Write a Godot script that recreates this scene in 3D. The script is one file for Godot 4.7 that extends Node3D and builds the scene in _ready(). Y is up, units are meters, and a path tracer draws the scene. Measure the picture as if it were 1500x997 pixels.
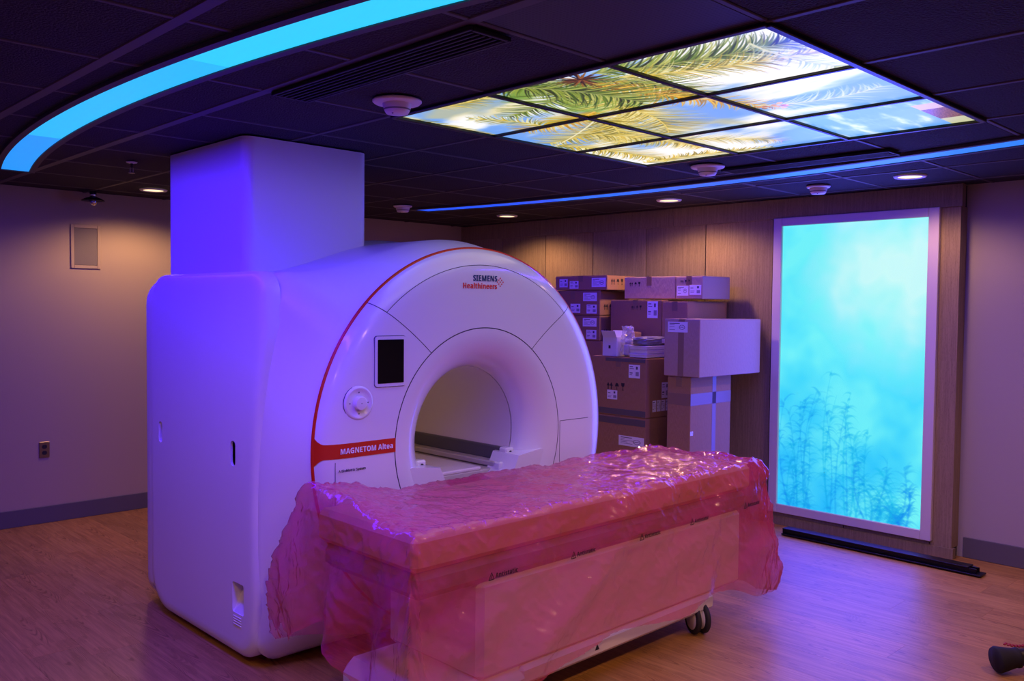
extends Node3D

const H := 2.485            # ceiling height
const U := 0.6096           # ceiling module
const ZL := -3.93           # far wall
const XW := 3.81            # face of the wood cladding
const XP := 3.93            # painted wall beside the cladding
const XN := -4.3            # wall out of view on the other side
const ZN := 4.7             # wall behind the camera
const CX := 0.65            # bore axis
const CY := 0.99
# strengths of the lights
const PALM := 0.46
const SEA := 5.2
const ARCL := 2.2
const ARCR := 0.85
const DW := 1.5
const DF := 1.5
const DL := 1.2
const DN := 2.2
const BORE := 0.036

var M := {}
var taken := {}
var mesh_cache := {}

# ------------------------------------------------------------------ helpers
func numbered(called: String) -> String:
	if not taken.has(called):
		taken[called] = 0
		return called
	taken[called] += 1
	return "%s_%03d" % [called, taken[called]]

func begin() -> SurfaceTool:
	var st := SurfaceTool.new()
	st.begin(Mesh.PRIMITIVE_TRIANGLES)
	return st

func tri(st: SurfaceTool, a: Vector3, b: Vector3, c: Vector3, n: Vector3, ua := Vector2.ZERO, ub := Vector2.ZERO, uc := Vector2.ZERO) -> void:
	st.set_uv(ua)
	st.add_vertex(a)
	if (b - a).cross(c - a).dot(n) > 0.0:
		st.set_uv(uc)
		st.add_vertex(c)
		st.set_uv(ub)
		st.add_vertex(b)
	else:
		st.set_uv(ub)
		st.add_vertex(b)
		st.set_uv(uc)
		st.add_vertex(c)

func quad(st: SurfaceTool, a: Vector3, b: Vector3, c: Vector3, d: Vector3, n: Vector3, uv: Array = []) -> void:
	if uv.size() == 4:
		tri(st, a, b, c, n, uv[0], uv[1], uv[2])
		tri(st, a, c, d, n, uv[0], uv[2], uv[3])
	else:
		tri(st, a, b, c, n)
		tri(st, a, c, d, n)

func done(st: SurfaceTool) -> ArrayMesh:
	st.generate_normals()
	return st.commit()

func obj(called: String, mesh: Mesh, material: Material, parent: Node = null, at := Vector3.ZERO) -> MeshInstance3D:
	var o := MeshInstance3D.new()
	o.mesh = mesh
	o.material_override = material
	o.position = at
	o.cast_shadow = GeometryInstance3D.SHADOW_CASTING_SETTING_ON
	if parent == null:
		o.name = numbered(called)
		add_child(o)
	else:
		o.name = called
		parent.add_child(o, true)
	return o

func tag(o: Node, label: String, category: String, group := "") -> void:
	o.set_meta("label", label)
	o.set_meta("category", category)
	if group != "":
		o.set_meta("group", group)

func thing(called: String, label: String, category: String, at := Vector3.ZERO, group := "") -> Node3D:
	var o := Node3D.new()
	o.name = numbered(called)
	add_child(o)
	o.position = at
	tag(o, label, category, group)
	return o

func struct(called: String, mesh: Mesh, material: Material, at := Vector3.ZERO) -> MeshInstance3D:
	var o := obj(called, mesh, material, null, at)
	o.set_meta("kind", "structure")
	return o

# chamfered box about the origin
func add_bbox(st: SurfaceTool, c: Vector3, s: Vector3, bv: float) -> void:
	var h := s * 0.5
	bv = minf(bv, minf(h.x, minf(h.y, h.z)) * 0.9)
	st.set_smooth_group(-1)
	var P := func(sx: int, sy: int, sz: int, ax: int) -> Vector3:
		var v := Vector3(sx * (h.x - bv), sy * (h.y - bv), sz * (h.z - bv))
		if ax == 0: v.x = sx * h.x
		elif ax == 1: v.y = sy * h.y
		else: v.z = sz * h.z
		return c + v
	for s1 in [-1, 1]:
		quad(st, P.call(s1, -1, -1, 0), P.call(s1, 1, -1, 0), P.call(s1, 1, 1, 0), P.call(s1, -1, 1, 0), Vector3(s1, 0, 0), [Vector2(0, 1), Vector2(0, 0), Vector2(1, 0), Vector2(1, 1)])
		quad(st, P.call(-1, s1, -1, 1), P.call(1, s1, -1, 1), P.call(1, s1, 1, 1), P.call(-1, s1, 1, 1), Vector3(0, s1, 0), [Vector2(0, 0), Vector2(1, 0), Vector2(1, 1), Vector2(0, 1)])
		quad(st, P.call(-1, -1, s1, 2), P.call(1, -1, s1, 2), P.call(1, 1, s1, 2), P.call(-1, 1, s1, 2), Vector3(0, 0, s1), [Vector2(0, 1), Vector2(1, 1), Vector2(1, 0), Vector2(0, 0)])
		for s2 in [-1, 1]:
			quad(st, P.call(s1, s2, -1, 0), P.call(s1, s2, 1, 0), P.call(s1, s2, 1, 1), P.call(s1, s2, -1, 1), Vector3(s1, s2, 0))
			quad(st, P.call(s1, -1, s2, 0), P.call(s1, 1, s2, 0), P.call(s1, 1, s2, 2), P.call(s1, -1, s2, 2), Vector3(s1, 0, s2))
			quad(st, P.call(-1, s1, s2, 1), P.call(1, s1, s2, 1), P.call(1, s1, s2, 2), P.call(-1, s1, s2, 2), Vector3(0, s1, s2))
			for s3 in [-1, 1]:
				tri(st, P.call(s1, s2, s3, 0), P.call(s1, s2, s3, 1), P.call(s1, s2, s3, 2), Vector3(s1, s2, s3))

func bbox(s: Vector3, bv := 0.003) -> ArrayMesh:
	var key := "%.4f %.4f %.4f %.4f" % [s.x, s.y, s.z, bv]
	if not mesh_cache.has(key):
		var st := begin()
		add_bbox(st, Vector3.ZERO, s, bv)
		mesh_cache[key] = done(st)
	return mesh_cache[key]

# box given by its two corners, with its node at the middle
func box2(called: String, a: Vector3, b: Vector3, material: Material, parent: Node = null, bv := 0.003) -> MeshInstance3D:
	return obj(called, bbox((b - a).abs(), bv), material, parent, (a + b) * 0.5)

# surface of revolution about +Y: profile of (radius, height), from the bottom axis round to the top
func lathe(profile: Array, n := 32, smooth := true) -> ArrayMesh:
	var st := begin()
	st.set_smooth_group(0 if smooth else -1)
	for i in profile.size() - 1:
		var p: Vector2 = profile[i]
		var q: Vector2 = profile[i + 1]
		var d := q - p
		var out := Vector2(d.y, -d.x)
		for k in n:
			var a := TAU * k / n
			var b := TAU * (k + 1) / n
			var da := Vector3(cos(a), 0, sin(a))
			var db := Vector3(cos(b), 0, sin(b))
			var up := Vector3.UP
			var nn := (da + db) * 0.5 * out.x + up * out.y
			var A := da * p.x + up * p.y
			var B := db * p.x + up * p.y
			var C := db * q.x + up * q.y
			var D := da * q.x + up * q.y
			if p.x < 1e-6:
				tri(st, A, C, D, nn)
			elif q.x < 1e-6:
				tri(st, A, B, C, nn)
			else:
				quad(st, A, B, C, D, nn)
	return done(st)

# piece of a disc about the bore axis: profile of (radius, z), hint = (outward, forward)
func sector(st: SurfaceTool, profile: Array, a0: float, a1: float, hint: Vector2, n := 64) -> void:
	st.set_smooth_group(0)
	for i in profile.size() - 1:
		var p: Vector2 = profile[i]
		var q: Vector2 = profile[i + 1]
		for k in n:
			var a := lerpf(a0, a1, float(k) / n)
			var b := lerpf(a0, a1, float(k + 1) / n)
			var da := Vector3(cos(a), sin(a), 0)
			var db := Vector3(cos(b), sin(b), 0)
			var c := Vector3(CX, CY, 0)
			quad(st, c + da * p.x + Vector3(0, 0, p.y), c + db * p.x + Vector3(0, 0, p.y), c + db * q.x + Vector3(0, 0, q.y), c + da * q.x + Vector3(0, 0, q.y), (da + db) * hint.x + Vector3(0, 0, hint.y))

func face_z(r: float) -> float:
	if r > 0.80:
		var t := clampf((r - 0.80) / 0.155, 0.0, 1.0)
		return -0.10 - 0.065 * (1.0 - sqrt(maxf(0.0, 1.0 - t * t)))
	if r < 0.55:
		var t := clampf((0.55 - r) / 0.20, 0.0, 1.0)
		return -0.10 - 0.16 * (1.0 - sqrt(maxf(0.0, 1.0 - t * t)))
	return -0.10

func profile_between(r0: float, r1: float, n: int, dz := 0.0) -> Array:
	var p := []
	for i in n + 1:
		var r := lerpf(r0, r1, float(i) / n)
		p.append(Vector2(r, face_z(r) + dz))
	return p

# closed outline in a plane, extruded along an axis; pts are (u, v); frame maps (u, v, w) to the world
func prism(pts: PackedVector2Array, w0: float, w1: float, o: Vector3, eu: Vector3, ev: Vector3, ew: Vector3) -> ArrayMesh:
	var st := begin()
	st.set_smooth_group(-1)
	var idx := Geometry2D.triangulate_polygon(pts)
	var f := func(p: Vector2, w: float) -> Vector3: return o + eu * p.x + ev * p.y + ew * w
	for i in range(0, idx.size(), 3):
		var a := pts[idx[i]]
		var b := pts[idx[i + 1]]
		var c := pts[idx[i + 2]]
		tri(st, f.call(a, w1), f.call(b, w1), f.call(c, w1), ew)
		tri(st, f.call(a, w0), f.call(b, w0), f.call(c, w0), -ew)
	var ccw := not Geometry2D.is_polygon_clockwise(pts)
	for i in pts.size():
		var p := pts[i]
		var q := pts[(i + 1) % pts.size()]
		var d := q - p
		var n2 := Vector2(d.y, -d.x) if ccw else Vector2(-d.y, d.x)
		quad(st, f.call(p, w0), f.call(q, w0), f.call(q, w1), f.call(p, w1), eu * n2.x + ev * n2.y)
	return done(st)

func rounded(w: float, h: float, r: float, n := 8) -> PackedVector2Array:
	var p := PackedVector2Array()
	for q in 4:
		var c := Vector2((w / 2 - r) * (1 if q in [0, 3] else -1), (h / 2 - r) * (1 if q in [0, 1] else -1))
		for k in n + 1:
			var a := PI / 2 * (q + float(k) / n)
			p.append(c + Vector2(cos(a), sin(a)) * r)
	return p

func text_mesh(words: String, width: float, bold := true, depth := 0.0015) -> TextMesh:
	var f := SystemFont.new()
	f.font_names = PackedStringArray(["Droid Sans"])
	f.font_weight = 700 if bold else 400
	var t := TextMesh.new()
	t.font = f
	t.text = words
	t.font_size = 48
	t.pixel_size = 0.001
	t.depth = 0.001
	t.curve_step = 2.0
	t.pixel_size = 0.001 * width / maxf(t.get_aabb().size.x, 0.001)
	t.depth = depth
	return t

# ------------------------------------------------------------------ materials
func mat(c: Color, rough := 0.6, metal := 0.0, spec := 0.5) -> StandardMaterial3D:
	var m := StandardMaterial3D.new()
	m.albedo_color = c
	m.roughness = rough
	m.metallic = metal
	m.metallic_specular = spec
	return m

func noise_tex(freq: float, size := 256, normal := false, strength := 4.0, kind := FastNoiseLite.TYPE_SIMPLEX_SMOOTH, s := 1, ridged := false) -> NoiseTexture2D:
	var n := FastNoiseLite.new()
	n.noise_type = kind
	n.seed = s
	n.frequency = freq
	if ridged:
		n.fractal_type = FastNoiseLite.FRACTAL_RIDGED
	var t := NoiseTexture2D.new()
	t.width = size
	t.height = size
	t.seamless = true
	t.noise = n
	t.as_normal_map = normal
	t.bump_strength = strength
	return t

func bumpy(m: StandardMaterial3D, freq: float, scale: float, strength: float, per_metre: float, s := 1) -> StandardMaterial3D:
	m.normal_enabled = true
	m.normal_texture = noise_tex(freq, 256, true, strength, FastNoiseLite.TYPE_SIMPLEX_SMOOTH, s)
	m.normal_scale = scale
	m.uv1_triplanar = true
	m.uv1_world_triplanar = true
	m.uv1_scale = Vector3.ONE * per_metre
	return m

func glow(c: Color, e: float) -> StandardMaterial3D:
	var m := mat(Color(0.3, 0.3, 0.3), 0.5)
	m.emission_enabled = true
	m.emission = c
	m.emission_energy_multiplier = e
	return m

func oak_image(w: int, h: int, lengthm: float, widthm: float, light: Color, dark: Color, sd: int, cathedrals: bool) -> ImageTexture:
	var im := Image.create(w, h, false, Image.FORMAT_RGB8)
	var n := FastNoiseLite.new()
	n.seed = sd
	n.frequency = 1.0
	n.fractal_octaves = 3
	var n2 := FastNoiseLite.new()
	n2.seed = sd + 7
	n2.frequency = 1.0
	n2.fractal_octaves = 2
	for j in h:
		var y := float(j) / h * widthm
		for i in w:
			var x := float(i) / w * lengthm
			var wob := n.get_noise_2d(x * 0.9, y * 5.0)
			var fine := n2.get_noise_2d(x * 5.0, y * 330.0)
			var mid := n.get_noise_2d(x * 1.6 + 31.0, y * 42.0)
			var v := 0.42 + 0.30 * fine + 0.34 * mid
			if cathedrals:
				var patch := n.get_noise_2d(x * 2.3 + 90.0, y * 7.0 + 40.0)
				var cell := fposmod(y, 0.2286) - 0.1143 + 0.02 * wob
				var g := x * 26.0 + cell * cell * 5200.0 + wob * 4.0
				var arc := pow(0.5 + 0.5 * sin(g * 2.6), 5.0)
				v += arc * 1.0 * smoothstep(0.04, 0.22, patch)
			else:
				var pore := n2.get_noise_2d(x * 26.0, y * 480.0 + 60.0)
				v += 0.30 * smoothstep(0.22, 0.5, pore)
			im.set_pixel(i, j, light.lerp(dark, clampf(v, 0.0, 1.0)))
	return ImageTexture.create_from_image(im)

func make_materials() -> void:
	M.shell = bumpy(mat(Color(0.90, 0.895, 0.905), 0.34), 0.05, 0.06, 2.0, 3.0)
	M.shell.clearcoat_enabled = true
	M.shell.clearcoat = 0.15
	M.shell.clearcoat_roughness = 0.25
	M.front = mat(Color(0.91, 0.905, 0.91), 0.22)
	M.front.clearcoat_enabled = true
	M.front.clearcoat = 0.6
	M.front.clearcoat_roughness = 0.06
	M.bore = mat(Color(0.88, 0.86, 0.85), 0.38)
	M.bed = mat(Color(0.74, 0.72, 0.68), 0.4)
	M.rail = mat(Color(0.34, 0.345, 0.36), 0.45)
	M.gap = mat(Color(0.16, 0.155, 0.17), 0.8)
	M.joint = mat(Color(0.30, 0.29, 0.32), 0.8)
	M.orange = mat(Color(0.80, 0.17, 0.04), 0.4)
	M.ink_blue = mat(Color(0.0, 0.20, 0.36), 0.5)
	M.ink_orange = mat(Color(0.90, 0.22, 0.02), 0.5)
	M.ink_white = mat(Color(0.93, 0.93, 0.93), 0.5)
	M.ink_dark = mat(Color(0.10, 0.10, 0.13), 0.6)
	M.ink_black = mat(Color(0.03, 0.03, 0.03), 0.7)
	M.black_glass = mat(Color(0.008, 0.009, 0.014), 0.12)
	M.slot = mat(Color(0.05, 0.05, 0.07), 0.7)
	M.tile = bumpy(mat(Color(0.20, 0.185, 0.215), 0.85, 0.0, 0.35), 0.11, 0.9, 6.0, 3.0, 5)
	M.tile_b = bumpy(mat(Color(0.19, 0.178, 0.208), 0.85, 0.0, 0.35), 0.11, 0.9, 6.0, 3.0, 9)
	M.tee = mat(Color(0.26, 0.24, 0.255), 0.6)
	M.grille = mat(Color(0.075, 0.07, 0.085), 0.6)
	M.void_black = mat(Color(0.03, 0.028, 0.035), 0.9)
	M.paint = bumpy(mat(Color(0.66, 0.63, 0.63), 0.85, 0.0, 0.3), 0.2, 0.25, 3.0, 5.0, 11)
	M.paint_warm_lit = bumpy(mat(Color(0.68, 0.63, 0.55), 0.85, 0.0, 0.3), 0.2, 0.25, 3.0, 5.0, 11)  # same wall paint, yellowed to put the warm light into the far wall
	M.paint_dark = mat(Color(0.5, 0.48, 0.5), 0.85)
	M.base = mat(Color(0.36, 0.35, 0.37), 0.6)
	M.white_trim = mat(Color(0.86, 0.84, 0.86), 0.45)
	M.white_plastic = mat(Color(0.88, 0.87, 0.88), 0.45)
	M.alu = mat(Color(0.83, 0.80, 0.84), 0.42, 0.15)
	M.chrome = mat(Color(0.8, 0.8, 0.8), 0.15, 1.0)
	M.steel = mat(Color(0.62, 0.58, 0.52), 0.3, 1.0)
	M.black_plastic = mat(Color(0.022, 0.022, 0.03), 0.42)
	M.black_rubber = mat(Color(0.03, 0.03, 0.034), 0.8)
	M.black_metal = mat(Color(0.03, 0.032, 0.05), 0.35, 0.3)
	M.red_wire = mat(Color(0.55, 0.05, 0.03), 0.5)
	M.foam = mat(Color(0.90, 0.78, 0.66), 0.8)
	M.table_white = mat(Color(0.88, 0.86, 0.85), 0.4)
	M.table_grey = mat(Color(0.42, 0.41, 0.42), 0.55)
	M.table_tan = mat(Color(0.80, 0.62, 0.46), 0.7)
	M.tyre = mat(Color(0.16, 0.15, 0.16), 0.7)
	M.white_card = mat(Color(0.86, 0.85, 0.86), 0.75)
	M.grey_pack = mat(Color(0.50, 0.49, 0.52), 0.3)
	M.tape = mat(Color(0.52, 0.41, 0.33), 0.3)
	M.tape_print = mat(Color(0.36, 0.34, 0.34), 0.35)
	var cn := noise_tex(0.06, 256, true, 3.0, FastNoiseLite.TYPE_SIMPLEX_SMOOTH, 21)
	for k in 4:
		var c: Color = [Color(0.64, 0.50, 0.38), Color(0.60, 0.46, 0.34), Color(0.70, 0.60, 0.53), Color(0.62, 0.475, 0.35)][k]
		var m := mat(c, 0.88, 0.0, 0.3)
		m.normal_enabled = true
		m.normal_texture = cn
		m.normal_scale = 0.25
		m.uv1_triplanar = true
		m.uv1_scale = Vector3(4, 1, 4)
		M["card%d" % k] = m
	# oak vinyl floor
	var oak := oak_image(1024, 512, 3.048, 0.9144, Color(0.78, 0.60, 0.33), Color(0.55, 0.385, 0.18), 3, true)
	for k in 4:
		var m := mat([Color(1, 1, 1), Color(0.96, 0.95, 0.95), Color(1.0, 0.98, 0.96), Color(0.93, 0.93, 0.92)][k], 0.42, 0.0, 0.45)
		m.albedo_texture = oak
		m.texture_filter = BaseMaterial3D.TEXTURE_FILTER_LINEAR_WITH_MIPMAPS_ANISOTROPIC
		M["oak%d" % k] = m
	var clad := oak_image(1024, 512, 2.4, 1.2, Color(0.64, 0.58, 0.48), Color(0.49, 0.435, 0.355), 17, false)
	for k in 3:
		var m := mat([Color(1, 1, 1), Color(0.93, 0.92, 0.91), Color(1.0, 0.97, 0.94)][k], 0.5, 0.0, 0.4)
		m.albedo_texture = clad
		M["clad%d" % k] = m
	# pink antistatic film
	var film := mat(Color(0.84, 0.25, 0.44, 0.47), 0.10)
	film.transparency = BaseMaterial3D.TRANSPARENCY_ALPHA
	film.cull_mode = BaseMaterial3D.CULL_DISABLED
	film.normal_enabled = true
	film.normal_texture = noise_tex(0.018, 512, true, 14.0, FastNoiseLite.TYPE_SIMPLEX, 44, true)
	film.normal_scale = 0.16
	film.uv1_triplanar = true
	film.uv1_world_triplanar = true
	film.uv1_scale = Vector3.ONE * 2.2
	M.film = film
	var bag := mat(Color(0.85, 0.86, 0.9, 0.3), 0.12)
	bag.transparency = BaseMaterial3D.TRANSPARENCY_ALPHA
	bag.cull_mode = BaseMaterial3D.CULL_DISABLED
	M.bag = bag
	# perforated return tile and speaker cloth
	var dots := Image.create(64, 64, false, Image.FORMAT_RGB8)
	dots.fill(Color(0.15, 0.14, 0.165))
	for j in 64:
		for i in 64:
			var q := Vector2(fposmod(i, 16) - 8, fposmod(j, 16) - 8)
			if q.length() < 4.6:
				dots.set_pixel(i, j, Color(0.02, 0.02, 0.028))
	var perf := mat(Color.WHITE, 0.6)
	perf.albedo_texture = ImageTexture.create_from_image(dots)
	perf.uv1_triplanar = true
	perf.uv1_world_triplanar = true
	perf.uv1_scale = Vector3.ONE * 18.0
	M.perforated = perf
	var cloth := Image.create(32, 32, false, Image.FORMAT_RGB8)
	for j in 32:
		for i in 32:
			cloth.set_pixel(i, j, Color(0.40, 0.385, 0.38) if (i / 4 + j / 4) % 2 == 0 else Color(0.50, 0.48, 0.47))
	var sp := mat(Color.WHITE, 0.8)
	sp.albedo_texture = ImageTexture.create_from_image(cloth)
	sp.uv1_triplanar = true
	sp.uv1_world_triplanar = true
	sp.uv1_scale = Vector3.ONE * 30.0
	M.speaker_cloth = sp
	# printed paper labels
	var rng := RandomNumberGenerator.new()
	for k in 4:
		rng.seed = 100 + k
		var im := Image.create(96, 64, false, Image.FORMAT_RGB8)
		im.fill(Color(0.90, 0.90, 0.92))
		for line in 5:
			if rng.randf() < 0.75:
				im.fill_rect(Rect2i(8, 8 + line * 10, rng.randi_range(14, 50), rng.randi_range(2, 4)), Color(0.2, 0.2, 0.24))
		if k % 2 == 0:
			for b in 14:
				im.fill_rect(Rect2i(60 + b * 2, 34, 1, 20), Color(0.15, 0.15, 0.2))
			im.fill_rect(Rect2i(62, 8, 16, 14), Color(0.3, 0.3, 0.34))
		else:
			for b in 20:
				var a := TAU * b / 20
				im.fill_rect(Rect2i(int(68 + 13 * cos(a)), int(32 + 13 * sin(a)), 3, 3), Color(0.2, 0.2, 0.24))
			im.fill_rect(Rect2i(60, 31, 17, 3), Color(0.2, 0.2, 0.24))
		var m := mat(Color.WHITE, 0.6)
		m.albedo_texture = ImageTexture.create_from_image(im)
		M["paper%d" % k] = m

# ------------------------------------------------------------------ printed pictures
func stamp(im: Image, p: Vector2, r: float, c: Color, a: float) -> void:
	var w := im.get_width()
	var h := im.get_height()
	var r2 := int(ceil(r))
	for j in range(int(p.y) - r2, int(p.y) + r2 + 1):
		for i in range(int(p.x) - r2, int(p.x) + r2 + 1):
			if i >= 0 and j >= 0 and i < w and j < h:
				var k := clampf(r + 0.5 - Vector2(i, j).distance_to(p), 0.0, 1.0) * a
				if k > 0.0:
					im.set_pixel(i, j, im.get_pixel(i, j).lerp(c, k))

func stroke(im: Image, a: Vector2, b: Vector2, bend: Vector2, r0: float, r1: float, c: Color, alpha: float) -> void:
	var n := int(a.distance_to(b) / maxf(0.9, r0 * 0.7)) + 2
	for k in n + 1:
		var t := float(k) / n
		var p := a.lerp(b, t) + bend * (4.0 * t * (1.0 - t))
		stamp(im, p, lerpf(r0, r1, t), c, alpha)

func frond(im: Image, rng: RandomNumberGenerator, a: Vector2, b: Vector2, bend: Vector2, leaf: float, count: int, cols: Array, alpha := 0.75) -> void:
	var N := float(im.get_width())
	a *= N; b *= N; bend *= N; leaf *= N
	for k in count:
		var t := (k + rng.randf()) / count
		var p := a.lerp(b, t) + bend * (4.0 * t * (1.0 - t))
		var d := ((b - a) + bend * (4.0 - 8.0 * t)).normalized()
		for side in [-1, 1]:
			var n: Vector2 = Vector2(-d.y, d.x) * float(side)
			var l: float = leaf * (0.35 + 0.9 * sin(PI * clampf(t * 0.8 + 0.18, 0, 1))) * rng.randf_range(0.7, 1.1)
			var q: Vector2 = p + (d * rng.randf_range(0.45, 0.95) + n).normalized() * l
			var c: Color = cols[rng.randi() % cols.size()]
			stroke(im, p, q, d * l * 0.06, N * 0.0030, N * 0.0008, c, alpha * rng.randf_range(0.55, 1.0))
	stroke(im, a, b, bend, N * 0.0035, N * 0.0015, cols[0].lerp(Color(0.95, 0.9, 0.6), 0.5), 0.9)

func palm_picture() -> ImageTexture:
	var N := 900
	var im := Image.create(N, N, false, Image.FORMAT_RGB8)
	var n := FastNoiseLite.new()
	n.seed = 5
	n.frequency = 1.0
	n.fractal_octaves = 5
	var n2 := FastNoiseLite.new()
	n2.seed = 8
	n2.frequency = 1.0
	n2.fractal_octaves = 4
	for j in N:
		for i in N:
			var u := float(i) / N
			var v := float(j) / N
			var c := Color(0.45, 0.66, 0.97)
			var cloud := smoothstep(-0.12, 0.22, n.get_noise_2d(u * 2.6 + 0.8 * v, v * 1.1 - 0.5 * u) + 0.20 * (1.0 - absf(v - 0.86 + 0.22 * (u - 0.4)) / 0.22) * float(v > 0.55) + 0.25 * smoothstep(0.25, 0.02, absf(v - 0.42 + 0.2 * u) ))
			c = c.lerp(Color(1, 1, 1), cloud)
			var haze := smoothstep(0.02, 0.4, n2.get_noise_2d(u * 2.2 + 3.0, v * 2.2) + 0.30 - Vector2((u - 0.42) / 0.34, (v - 0.28) / 0.26).length() * 0.42)
			c = c.lerp(Color(0.90, 0.80, 0.42), haze * 0.55)
			var gr := smoothstep(0.05, 0.35, n2.get_noise_2d(u * 3.0 + 9.0, v * 3.0 + 4.0) + 0.34 - Vector2((u - 0.17) / 0.22, (v - 0.50) / 0.22).length() * 0.5)
			c = c.lerp(Color(0.48, 0.62, 0.16), gr * 0.85)
			# calm water in the far cell
			var wt := smoothstep(0.60, 0.70, u) * smoothstep(0.60, 0.70, v)
			var rip := n2.get_noise_2d(u * 5.0 + v * 2.0, v * 17.0)
			c = c.lerp(Color(0.42, 0.68, 0.96).lerp(Color(0.92, 0.97, 1.0), smoothstep(-0.15, 0.75, rip)), wt * 0.9)
			im.set_pixel(i, j, c)
	var rng := RandomNumberGenerator.new()
	rng.seed = 12
	var green := [Color(0.25, 0.37, 0.10), Color(0.40, 0.52, 0.14), Color(0.58, 0.64, 0.22), Color(0.16, 0.22, 0.09), Color(0.75, 0.76, 0.40)]
	var yellow := [Color(0.86, 0.72, 0.22), Color(0.93, 0.84, 0.42), Color(0.62, 0.56, 0.16), Color(0.98, 0.93, 0.66), Color(0.48, 0.46, 0.13)]
	var gold := [Color(0.93, 0.62, 0.08), Color(0.98, 0.78, 0.22), Color(0.72, 0.48, 0.07)]
	var pale := [Color(0.80, 0.86, 0.80), Color(0.66, 0.78, 0.86), Color(0.95, 0.95, 0.88), Color(0.55, 0.66, 0.60)]
	var brown := [Color(0.30, 0.17, 0.07), Color(0.45, 0.25, 0.10), Color(0.16, 0.10, 0.06), Color(0.60, 0.36, 0.12)]
	var hub := Vector2(0.06, 0.55)
	frond(im, rng, hub, Vector2(0.20, 0.20), Vector2(0.02, 0.02), 0.10, 60, green)
	frond(im, rng, hub, Vector2(0.44, 0.34), Vector2(-0.02, 0.05), 0.11, 70, yellow)
	frond(im, rng, hub, Vector2(0.34, 0.62), Vector2(0.0, 0.05), 0.10, 70, green)
	frond(im, rng, Vector2(0.04, 0.60), Vector2(0.12, 1.0), Vector2(0.02, 0.0), 0.12, 120, green)
	frond(im, rng, Vector2(0.10, 0.62), Vector2(0.20, 0.98), Vector2(0.02, 0.0), 0.08, 70, yellow, 0.6)
	frond(im, rng, hub, Vector2(0.0, 0.30), Vector2(0.0, 0.0), 0.08, 40, green)
	frond(im, rng, Vector2(0.10, 0.55), Vector2(0.55, 0.72), Vector2(0.0, -0.02), 0.08, 70, gold)
	frond(im, rng, Vector2(0.38, 0.44), Vector2(0.52, 0.03), Vector2(0.03, 0.0), 0.13, 90, yellow, 0.6)
	frond(im, rng, Vector2(0.30, 0.38), Vector2(0.34, 0.10), Vector2(0.02, 0.0), 0.10, 60, gold, 0.5)
	frond(im, rng, Vector2(0.30, 0.46), Vector2(0.62, 0.36), Vector2(0.0, 0.03), 0.12, 90, yellow, 0.6)
	frond(im, rng, Vector2(0.36, 0.34), Vector2(0.66, 0.16), Vector2(0.0, 0.03), 0.12, 90, yellow, 0.55)
	frond(im, rng, Vector2(0.02, 0.42), Vector2(0.30, 0.52), Vector2(0.0, 0.02), 0.12, 110, green)
	frond(im, rng, Vector2(0.34, 0.18), Vector2(0.15, 0.11), Vector2(0.0, 0.02), 0.06, 50, yellow + pale)
	frond(im, rng, Vector2(0.55, 0.02), Vector2(0.98, 0.10), Vector2(-0.03, 0.02), 0.10, 90, yellow)
	frond(im, rng, Vector2(0.50, 0.20), Vector2(0.86, 0.30), Vector2(0.0, 0.03), 0.10, 80, yellow, 0.55)
	frond(im, rng, Vector2(0.96, 0.02), Vector2(0.98, 0.45), Vector2(-0.02, 0.0), 0.06, 80, yellow)
	frond(im, rng, Vector2(0.70, 0.30), Vector2(0.92, 0.52), Vector2(0.0, 0.03), 0.08, 60, yellow, 0.4)
	frond(im, rng, Vector2(0.00, 0.00), Vector2(0.33, 0.005), Vector2(0.0, 0.0), 0.03, 60, yellow)
	frond(im, rng, Vector2(0.00, 0.12), Vector2(0.02, 0.34), Vector2(0.02, 0.0), 0.05, 50, yellow)
	frond(im, rng, Vector2(0.50, 0.68), Vector2(0.52, 0.96), Vector2(0.04, 0.0), 0.09, 70, pale, 0.45)
	frond(im, rng, Vector2(0.08, 0.92), Vector2(0.36, 0.98), Vector2(0.0, -0.02), 0.05, 40, pale, 0.4)
	for k in 60:
		var a := rng.randf() * TAU
		stroke(im, hub * N, hub * N + Vector2(cos(a), sin(a)) * N * rng.randf_range(0.02, 0.075), Vector2.ZERO, 3.0, 1.2, brown[rng.randi() % 4], 0.8)
	for k in 16:
		var q := (Vector2(0.53, 0.71) + Vector2(rng.randf_range(-0.03, 0.03), rng.randf_range(-0.03, 0.03))) * N
		stamp(im, q, 6.0, gold[rng.randi() % 3], 0.9)
	stroke(im, Vector2(0.38, 0.31) * N, Vector2(0.56, 0.01) * N, Vector2(8, 0), 2.6, 1.6, Color(0.96, 0.93, 0.78), 0.9)
	# brown and cream reflection painted into the corner of the picture
	for j in range(int(N * 0.93), N):
		for i in range(int(N * 0.74), N):
			var u := float(i) / N
			var g := n2.get_noise_2d(i * 0.09, j * 0.3)
			im.set_pixel(i, j, Color(0.86, 0.74, 0.66) if u < 0.80 else Color(0.34, 0.21, 0.14).lerp(Color(0.66, 0.46, 0.34), clampf(0.5 + g, 0, 1)) if u < 0.92 else Color(0.80, 0.80, 0.62))
	return ImageTexture.create_from_image(im)

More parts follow.
